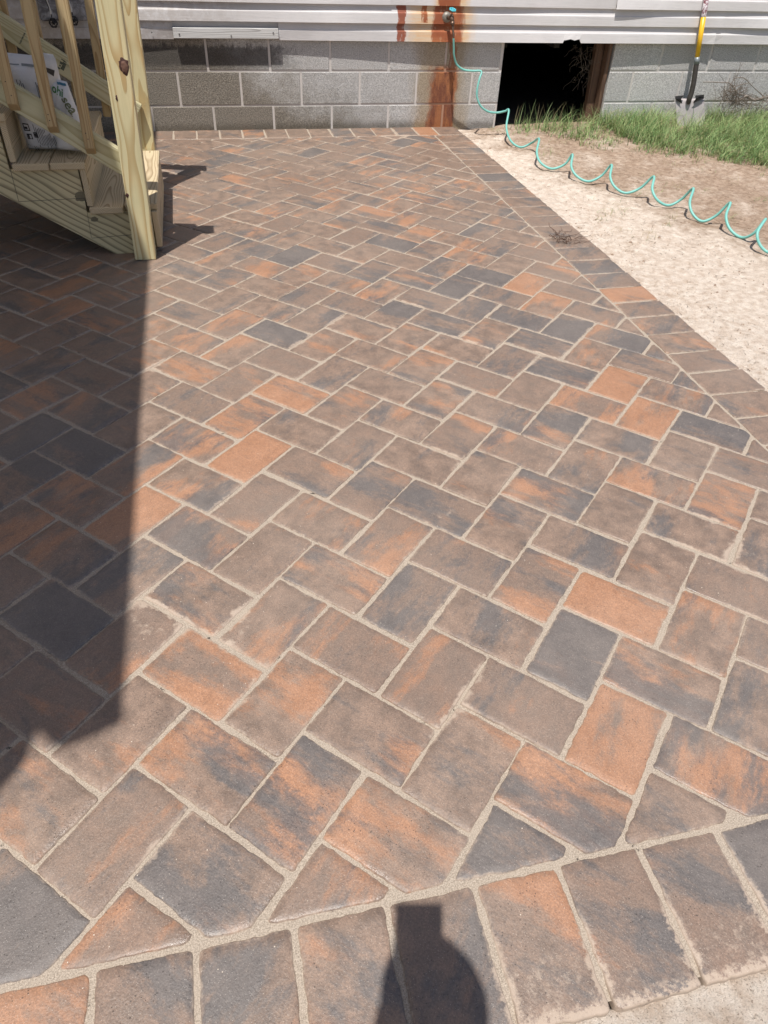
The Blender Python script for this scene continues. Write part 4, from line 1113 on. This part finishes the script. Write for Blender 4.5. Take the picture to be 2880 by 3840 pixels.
clump = np.clip(np.array([mnoise.noise(Vector((a * 7, b * 7, 2))) + 0.5 * mnoise.noise(Vector((a * 19, b * 19, 7))) for a, b in zip(x, y)]) * 1.5 + 0.55, 0.05, 1)
dens = dens * np.where((np.abs(x - 2.95) < 0.19) & (y > 4.22) & (y < 4.52), 0.12, 1.0)
keep = (rg.uniform(0, 1, N) < dens * clump)
x, y, dep = x[keep], y[keep], dep[keep]; n = len(x)
z = np.array([soil_height(a, b) for a, b in zip(x, y)])
hgt = rg.uniform(0.05, 0.15, n) * np.clip(0.6 + dep * 1.0, 0.6, 1.35) * np.where(x < 2.2, 0.8, 1)
dry = (rg.uniform(0, 1, n) < 0.20) * rg.uniform(0.4, 1, n)
dry = np.where((dep < 0.1) & (rg.uniform(0, 1, n) < 0.35), 0.8, dry)
me = blades(np.c_[x, y, z], hgt, rg.uniform(0.4, 1.7, n), rg.uniform(0.0013, 0.0030, n), dry)
o = link("grass", me, M_GRASS); props(o, 'ragged green grass growing along the foot of the wall', kind='stuff')
# taller stems along the wall and in the opening
n = 420
x = np.concatenate([rg.uniform(1.55, 2.3, 120), rg.uniform(2.25, 4.2, 300)]); y = np.where(x < 2.28, rg.uniform(4.35, 4.60, n), rg.uniform(4.30, 4.55, n))
me = blades(np.c_[x, y, np.full(n, -0.01)], rg.uniform(0.09, 0.20, n), rg.uniform(0.1, 0.6, n), rg.uniform(0.0012, 0.002, n), (rg.uniform(0, 1, n) < 0.35) * 0.9)
o = link("tall_grass", me, M_GRASS); props(o, 'taller thin grass stems against the block wall', kind='stuff')
# sparse tufts and dead stems on the soil
cs = [(2.43, 3.35), (2.3, 3.5), (1.5, 3.75), (1.55, 3.1), (1.66, 2.4), (2.0, 3.3), (2.5, 3.1), (1.9, 3.0), (2.2, 2.95), (1.45, 4.4), (1.4, 4.5), (1.75, 4.1), (2.1, 2.55)]
cs += [(rg.uniform(1.3, 3.2), rg.uniform(2.2, 4.0)) for _ in range(22)]
px_, dr = [], []
for (a, b) in cs:
    k = rg.integers(6, 26)
    for _ in range(k): px_.append((a + rg.normal(0, 0.035), b + rg.normal(0, 0.03), soil_height(a, b) + 0.001)); dr.append(1.0 if rg.uniform() < 0.65 else 0.1)
n = len(px_); me = blades(np.array(px_), rg.uniform(0.015, 0.05, n), rg.uniform(0.6, 2.5, n), rg.uniform(0.0006, 0.0013, n), np.array(dr))
o = link("sparse_weeds", me, M_GRASS); props(o, 'scattered dry weeds on the sandy soil', kind='stuff')
# clods and grit
V = []; F = []
def clod(cx, cy, cz, r):
    b = len(V); ph = RND.random() * 9
    ring = [(math.cos(a), math.sin(a)) for a in (0.3, 1.5, 2.6, 3.7, 5.0)]
    for (rr, zz) in ((1.0, 0.0), (0.75, 0.55)):
        for c, s_ in ring:
            q = r * rr * (1 + 0.35 * mnoise.noise(Vector((c * 3 + ph, s_ * 3, ph)))); V.append((cx + c * q, cy + s_ * q, cz + zz * r * 0.8))
    V.append((cx, cy, cz + r * 0.75))
    for i in range(5):
        j = (i + 1) % 5; F.append((b + i, b + j, b + 5 + j, b + 5 + i)); F.append((b + 5 + i, b + 5 + j, b + 10))
for _ in range(9000):
    x_ = RND.uniform(1.13, 3.4); y_ = RND.uniform(0.2, 4.5)
    if nz(x_, y_, 4, 8) < RND.uniform(-0.6, 0.5): continue
    clod(x_, y_, soil_height(x_, y_) - 0.001, min(0.017, abs(RND.gauss(0, 0.0042)) + 0.0018))
for _ in range(500):
    x_ = RND.uniform(-0.6, 0.9); y_ = RND.uniform(-1.0, -0.79)
    clod(x_, y_, soil_height(x_, y_) - 0.001, min(0.008, abs(RND.gauss(0, 0.0022)) + 0.001))
for _ in range(2600):
    t_ = RND.random(); y_ = 0.85 + 1.6 * RND.random(); x_ = 1.13 + abs(RND.gauss(0, 0.22))
    if nz(x_, y_, 5, 18) < RND.uniform(-0.5, 0.3): continue
    clod(x_, y_, soil_height(x_, y_) - 0.001, min(0.014, abs(RND.gauss(0, 0.0038)) + 0.0016))
o = link("soil_clods", mesh("soil_clods", V, F), M_SOIL); props(o, 'crumbs and clods of dry soil beside the patio', kind='stuff')
V = []; F = []
for _ in range(1500):
    x_ = RND.uniform(1.14, 3.2); y_ = RND.uniform(0.8, 4.2)
    if nz(x_, y_, 3, 41) < RND.uniform(-0.3, 0.5): continue
    clod(x_, y_, soil_height(x_, y_), min(0.013, abs(RND.gauss(0, 0.0034)) + 0.0014))
o = link("damp_crumbs", mesh("damp_crumbs", V, F), M_CRUMB); props(o, 'darker damp crumbs of soil on the pale sand', kind='stuff')
LV, LF = [], []
for _ in range(2600):
    x_ = RND.uniform(1.15, 3.5); y_ = RND.uniform(0.8, 4.4)
    if nz(x_, y_, 2.2, 31) < RND.uniform(-0.5, 0.45): continue
    z_ = soil_height(x_, y_) + 0.003; a_ = RND.uniform(0, 6.28); L_ = RND.uniform(0.006, 0.03); w_ = RND.uniform(0.0006, 0.0014)
    dx_, dy_ = math.cos(a_) * L_, math.sin(a_) * L_; b = len(LV)
    LV += [(x_ - dy_ / L_ * w_, y_ + dx_ / L_ * w_, z_), (x_ + dy_ / L_ * w_, y_ - dx_ / L_ * w_, z_), (x_ + dx_, y_ + dy_, z_ + RND.uniform(0, 0.008)), (x_, y_, z_ + w_ * 1.5)]
    LF += [(b, b + 1, b + 2), (b, b + 2, b + 3), (b + 1, b + 3, b + 2)]
o = link("dry_litter", mesh("dry_litter", LV, LF), plain("dry_litter", (0.15, 0.10, 0.065), 0.9, 0, 0.6, 40)); props(o, 'bits of dry straw and bark littering the sandy soil', kind='stuff')
# loose sand grains on the paving in front
V = []; F = []
for _ in range(2600):
    x_ = RND.uniform(-1.2, 0.9); y_ = RND.uniform(-0.75, 2.2)
    if nz(x_, y_, 2.5, 12) < RND.uniform(-0.5, 0.6): continue
    clod(x_, y_, 0.0, RND.uniform(0.0006, 0.0014))
o = link("loose_grit", mesh("loose_grit", V, F), plain("pale_grit", (0.6, 0.52, 0.43), 0.7)); props(o, 'loose pale sand grains scattered over the pavers', kind='stuff')

# ================================================================ DEAD TWIGS
M_TWIG = plain("dead_twig", (0.16, 0.125, 0.095), 0.85, 0, 0.4, 60); M_BRANCH = plain("grey_branch", (0.23, 0.20, 0.17), 0.85, 0, 0.35, 40, 0.002)
def wander(a, b, n=6, j=0.02):
    a, b = Vector(a), Vector(b); out = [a]
    for i in range(1, n): out.append(a.lerp(b, i / n) + Vector((RND.gauss(0, j), RND.gauss(0, j), RND.gauss(0, j))))
    return out + [b]
brush = empty("brush_pile", (3.3, 4.40, 0), 'tangle of dead grey branches and twigs in the grass right of the shovel', 'brush')
main = [[(745, 1160), (880, 1160), (1020, 1168), (1110, 1175), (1190, 1260), (1230, 1320), (1340, 1350), (1460, 1410), (1560, 1400), (1680, 1360)],
        [(1190, 1450), (1280, 1400), (1350, 1360), (1400, 1390), (1480, 1415), (1600, 1380)],
        [(1160, 1240), (1230, 1210), (1300, 1190), (1385, 1165), (1300, 1095), (1205, 1105)], [(1385, 1165), (1450, 1230), (1540, 1310), (1610, 1370), (1700, 1400)],
        [(1190, 1170), (1250, 990), (1300, 900)], [(1215, 1110), (1255, 960), (1275, 880)]]
for i, ln in enumerate(main):
    Yp = 4.42 - 0.03 * (i % 3); r0 = (0.006, 0.011, 0.004, 0.005, 0.0018, 0.0018)[i]
    P = [Vector(bl(x, y, Yp)) for x, y in ln]; pts = smoothpath(P, 4)
    V, F = tube(pts, [r0 * (0.55 + 0.45 * (k / len(pts))) for k in range(len(pts))], 7)
    link("branch", mesh("branch", V, F, True), M_BRANCH, brush)
parts = []
for _ in range(260):
    a = Vector(bl(RND.gauss(1170, 110), RND.gauss(1380, 80), 4.40 + RND.uniform(-0.06, 0.06)))
    dv = Vector((RND.gauss(0.0, 0.06), RND.gauss(0, 0.03), RND.gauss(0.02, 0.05)))
    parts.append(tube(wander(a, a + dv, 3, 0.006), RND.uniform(0.0006, 0.0014), 4, cap=False))
for _ in range(150):
    a = Vector(bl(RND.uniform(1250, 1750), RND.uniform(1370, 1560), 4.38 + RND.uniform(-0.08, 0.05)))
    dv = Vector((RND.gauss(0.0, 0.07), RND.gauss(0, 0.03), RND.gauss(0.01, 0.03)))
    parts.append(tube(wander(a, a + dv, 3, 0.006), RND.uniform(0.0006, 0.0016), 4, cap=False))
V, F = join(parts); o = link("twigs", mesh("twigs", V, F), M_TWIG, brush); o['kind'] = 'stuff'
# small dead plant lying on the border
parts = []
c = at_z(2112, 905)
for _ in range(34):
    a = Vector((c[0] + RND.gauss(0, 0.022), c[1] + RND.gauss(0, 0.035), 0.004 + abs(RND.gauss(0, 0.008))))
    dv = Vector((RND.gauss(0.01, 0.035), RND.gauss(0, 0.04), abs(RND.gauss(0, 0.018))))
    parts.append(tube(wander(a, a + dv, 3, 0.005), RND.uniform(0.0007, 0.0017), 4, cap=False))
for _ in range(5):
    a = Vector((c[0] + 0.03, c[1] + RND.gauss(0, 0.03), 0.006)); parts.append(tube(wander(a, a + Vector((RND.uniform(0.06, 0.13), RND.gauss(0.02, 0.05), 0.01)), 4, 0.006), 0.0009, 4, cap=False))
V, F = join(parts); o = link("dead_weed", mesh("dead_weed", V, F), plain("dead_weed", (0.11, 0.065, 0.045), 0.9)); props(o, 'small dead weed clump lying on the right hand paver border', 'weed')
# roots and webs hanging in the crawlspace opening
parts = []
for _ in range(60):
    a = Vector((RND.gauss(2.12, 0.05), 4.60 + RND.uniform(0, 0.05), RND.uniform(0.28, 0.53)))
    parts.append(tube(wander(a, a + Vector((RND.gauss(0, 0.04), 0, RND.gauss(-0.05, 0.04))), 4, 0.010), 0.0008, 4, cap=False))
V, F = join(parts); o = link("hanging_roots", mesh("hanging_roots", V, F), M_TWIG, house); o['kind'] = 'stuff'

# ================================================================ PHOTOGRAPHER (behind the camera, seen only as a shadow)
phone = empty("smartphone", tuple(CW), 'dark smartphone held upright in front of the photographer', 'phone')
fw = Vector(RW[2]); upv = -Vector(RW[1]); rt = Vector(RW[0])
ctr = Vector(CW) - fw * 0.035 + upv * (-0.012) + Vector((-0.018, 0.055, 0.03))
ctr = Vector((-0.740, -0.985, 1.3)) - fw * 0.03
mm_ = Matrix.Identity(4)
for i in range(3): mm_[i][0] = rt[i]; mm_[i][1] = upv[i]; mm_[i][2] = -fw[i]; mm_[i][3] = 0
M_PHONE = plain("phone_black", (0.02, 0.02, 0.022), 0.3)
bm = box_bm(0.078, 0.150, 0.008, 0.003, 2); me = bm_mesh("phone_body", bm); me.transform(mm_)
ph_c = ctr - Vector((0, 0, 0))
o = link("phone_body", me, M_PHONE, phone); o.location = ph_c + Vector((0.0, -0.02, 0.0))
PH = o.location.copy()

person = empty("person", (-0.75, -1.35, 0), 'person in a blue shirt holding a phone with both hands behind the camera', 'person')
M_SHIRT = plain("blue_shirt", (0.07, 0.12, 0.22), 0.85); M_SKIN = plain("skin", (0.50, 0.29, 0.20), 0.55, 0, 0.06); M_JEANS = plain("dark_jeans", (0.04, 0.05, 0.09), 0.85); M_HAIR = plain("dark_hair", (0.03, 0.02, 0.015), 0.6)
def skin(name, verts, edges, radii, mat, sub=2):
    me = bpy.data.meshes.new(name); me.from_pydata(verts, edges, []); o = bpy.data.objects.new(name, me); COL.objects.link(o)
    md = o.modifiers.new("s", 'SKIN'); md.use_smooth_shade = True
    for i, r in enumerate(radii):
        me.skin_vertices[0].data[i].radius = (r, r) if not isinstance(r, tuple) else r
    me.skin_vertices[0].data[0].use_root = True
    o.modifiers.new("u", 'SUBSURF').levels = sub; o.modifiers["u"].render_levels = sub
    me.materials.append(mat); o.parent = person; o.matrix_parent_inverse = Matrix.Translation(person.location).inverted(); return o
HX, HY, HZ = -0.776, -1.150, 1.495     # head centre
hx = HX
hl = PH + rt * -0.035 + upv * -0.06 - fw * 0.012; hr = PH + rt * 0.035 + upv * -0.06 - fw * 0.012
body = [(hx, -1.36, 0.83), (hx, -1.34, 1.02), (hx, -1.33, 1.20), (hx, -1.29, 1.32), (hx, -1.22, 1.40),
        (hx - 0.10, -1.32, 1.20), (hx - 0.16, -1.33, 1.18), (hx - 0.20, -1.24, 0.98), tuple(hl + Vector((-0.03, -0.06, -0.05))), tuple(hl),
        (hx + 0.10, -1.32, 1.20), (hx + 0.16, -1.33, 1.18), (hx + 0.20, -1.24, 0.98), tuple(hr + Vector((0.03, -0.06, -0.05))), tuple(hr),
        (hx - 0.085, -1.36, 0.76), (hx - 0.10, -1.35, 0.43), (hx - 0.11, -1.39, 0.07), (hx - 0.115, -1.28, 0.03),
        (hx + 0.085, -1.36, 0.76), (hx + 0.10, -1.35, 0.43), (hx + 0.11, -1.39, 0.07), (hx + 0.115, -1.28, 0.03),
        (HX, HY - 0.01, HZ - 0.02), (HX, HY, HZ + 0.045)]
edges = [(0, 1), (1, 2), (2, 3), (3, 4), (2, 5), (5, 6), (6, 7), (7, 8), (8, 9), (2, 10), (10, 11), (11, 12), (12, 13), (13, 14),
         (0, 15), (15, 16), (16, 17), (17, 18), (0, 19), (19, 20), (20, 21), (21, 22), (4, 23), (23, 24)]
rad = [0.12, 0.115, 0.13, 0.05, 0.045, 0.065, 0.05, 0.038, 0.024, 0.022, 0.065, 0.05, 0.038, 0.024, 0.022,
       0.085, 0.055, 0.036, 0.03, 0.085, 0.055, 0.036, 0.03, 0.075, 0.07]
skin("body", body, edges, rad, M_SKIN)
skin("shirt", body[:4] + [body[5], body[6], body[7], body[10], body[11], body[12]], [(0, 1), (1, 2), (2, 3), (2, 4), (4, 5), (5, 6), (2, 7), (7, 8), (8, 9)],
     [0.132, 0.128, 0.142, 0.062, 0.076, 0.062, 0.050, 0.076, 0.062, 0.050], M_SHIRT)
skin("jeans", [body[0], body[15], body[16], body[17], body[19], body[20], body[21]], [(0, 1), (1, 2), (2, 3), (0, 4), (4, 5), (5, 6)],
     [0.128, 0.097, 0.066, 0.050, 0.097, 0.066, 0.050], M_JEANS)
for sgn, hd in ((-1, hl), (1, hr)):
    vs = [tuple(hd)]; es = []; rs = [0.018]
    for k in range(4):
        a = hd + upv * (0.030 - 0.018 * k) + rt * sgn * 0.010; b = a + rt * (-sgn) * 0.0 - fw * -0.012; c = b + rt * (-sgn) * 0.022 + fw * 0.006
        i0 = len(vs); vs += [tuple(a), tuple(b), tuple(c)]; es += [(0, i0), (i0, i0 + 1), (i0 + 1, i0 + 2)]; rs += [0.009, 0.0085, 0.0075]
    a = hd + upv * 0.02 - fw * 0.014 - rt * sgn * 0.012; b = a + upv * 0.022 - rt * sgn * 0.008
    i0 = len(vs); vs += [tuple(a), tuple(b)]; es += [(0, i0), (i0, i0 + 1)]; rs += [0.010, 0.009]
    skin("hand", vs, es, rs, M_SKIN, 1)
def ell(name, c, r, mat, cutz=None):
    bm = bmesh.new(); bmesh.ops.create_uvsphere(bm, u_segments=24, v_segments=16, radius=1.0)
    bmesh.ops.scale(bm, vec=r, verts=bm.verts); bmesh.ops.translate(bm, vec=c, verts=bm.verts)
    me = bm_mesh(name, bm, True); return link(name, me, mat, person)
ell("face", (HX, HY, HZ), (0.074, 0.092, 0.110), M_SKIN); ell("hair", (HX, HY - 0.018, HZ + 0.02), (0.081, 0.094, 0.103), M_HAIR)
ell("nose", (HX, HY + 0.095, HZ - 0.01), (0.012, 0.014, 0.02), M_SKIN)
for sgn in (-1, 1):
    ell("eye", (HX + sgn * 0.03, HY + 0.080, HZ + 0.008), (0.012, 0.008, 0.008), M_CORD); ell("ear", (HX + sgn * 0.076, HY - 0.01, HZ - 0.005), (0.010, 0.02, 0.03), M_SKIN)
ell("mouth", (HX, HY + 0.084, HZ - 0.05), (0.024, 0.008, 0.006), plain("lips", (0.4, 0.15, 0.12), 0.5))
for o in list(bpy.data.objects):
    if '_w' in o: del o['_w']
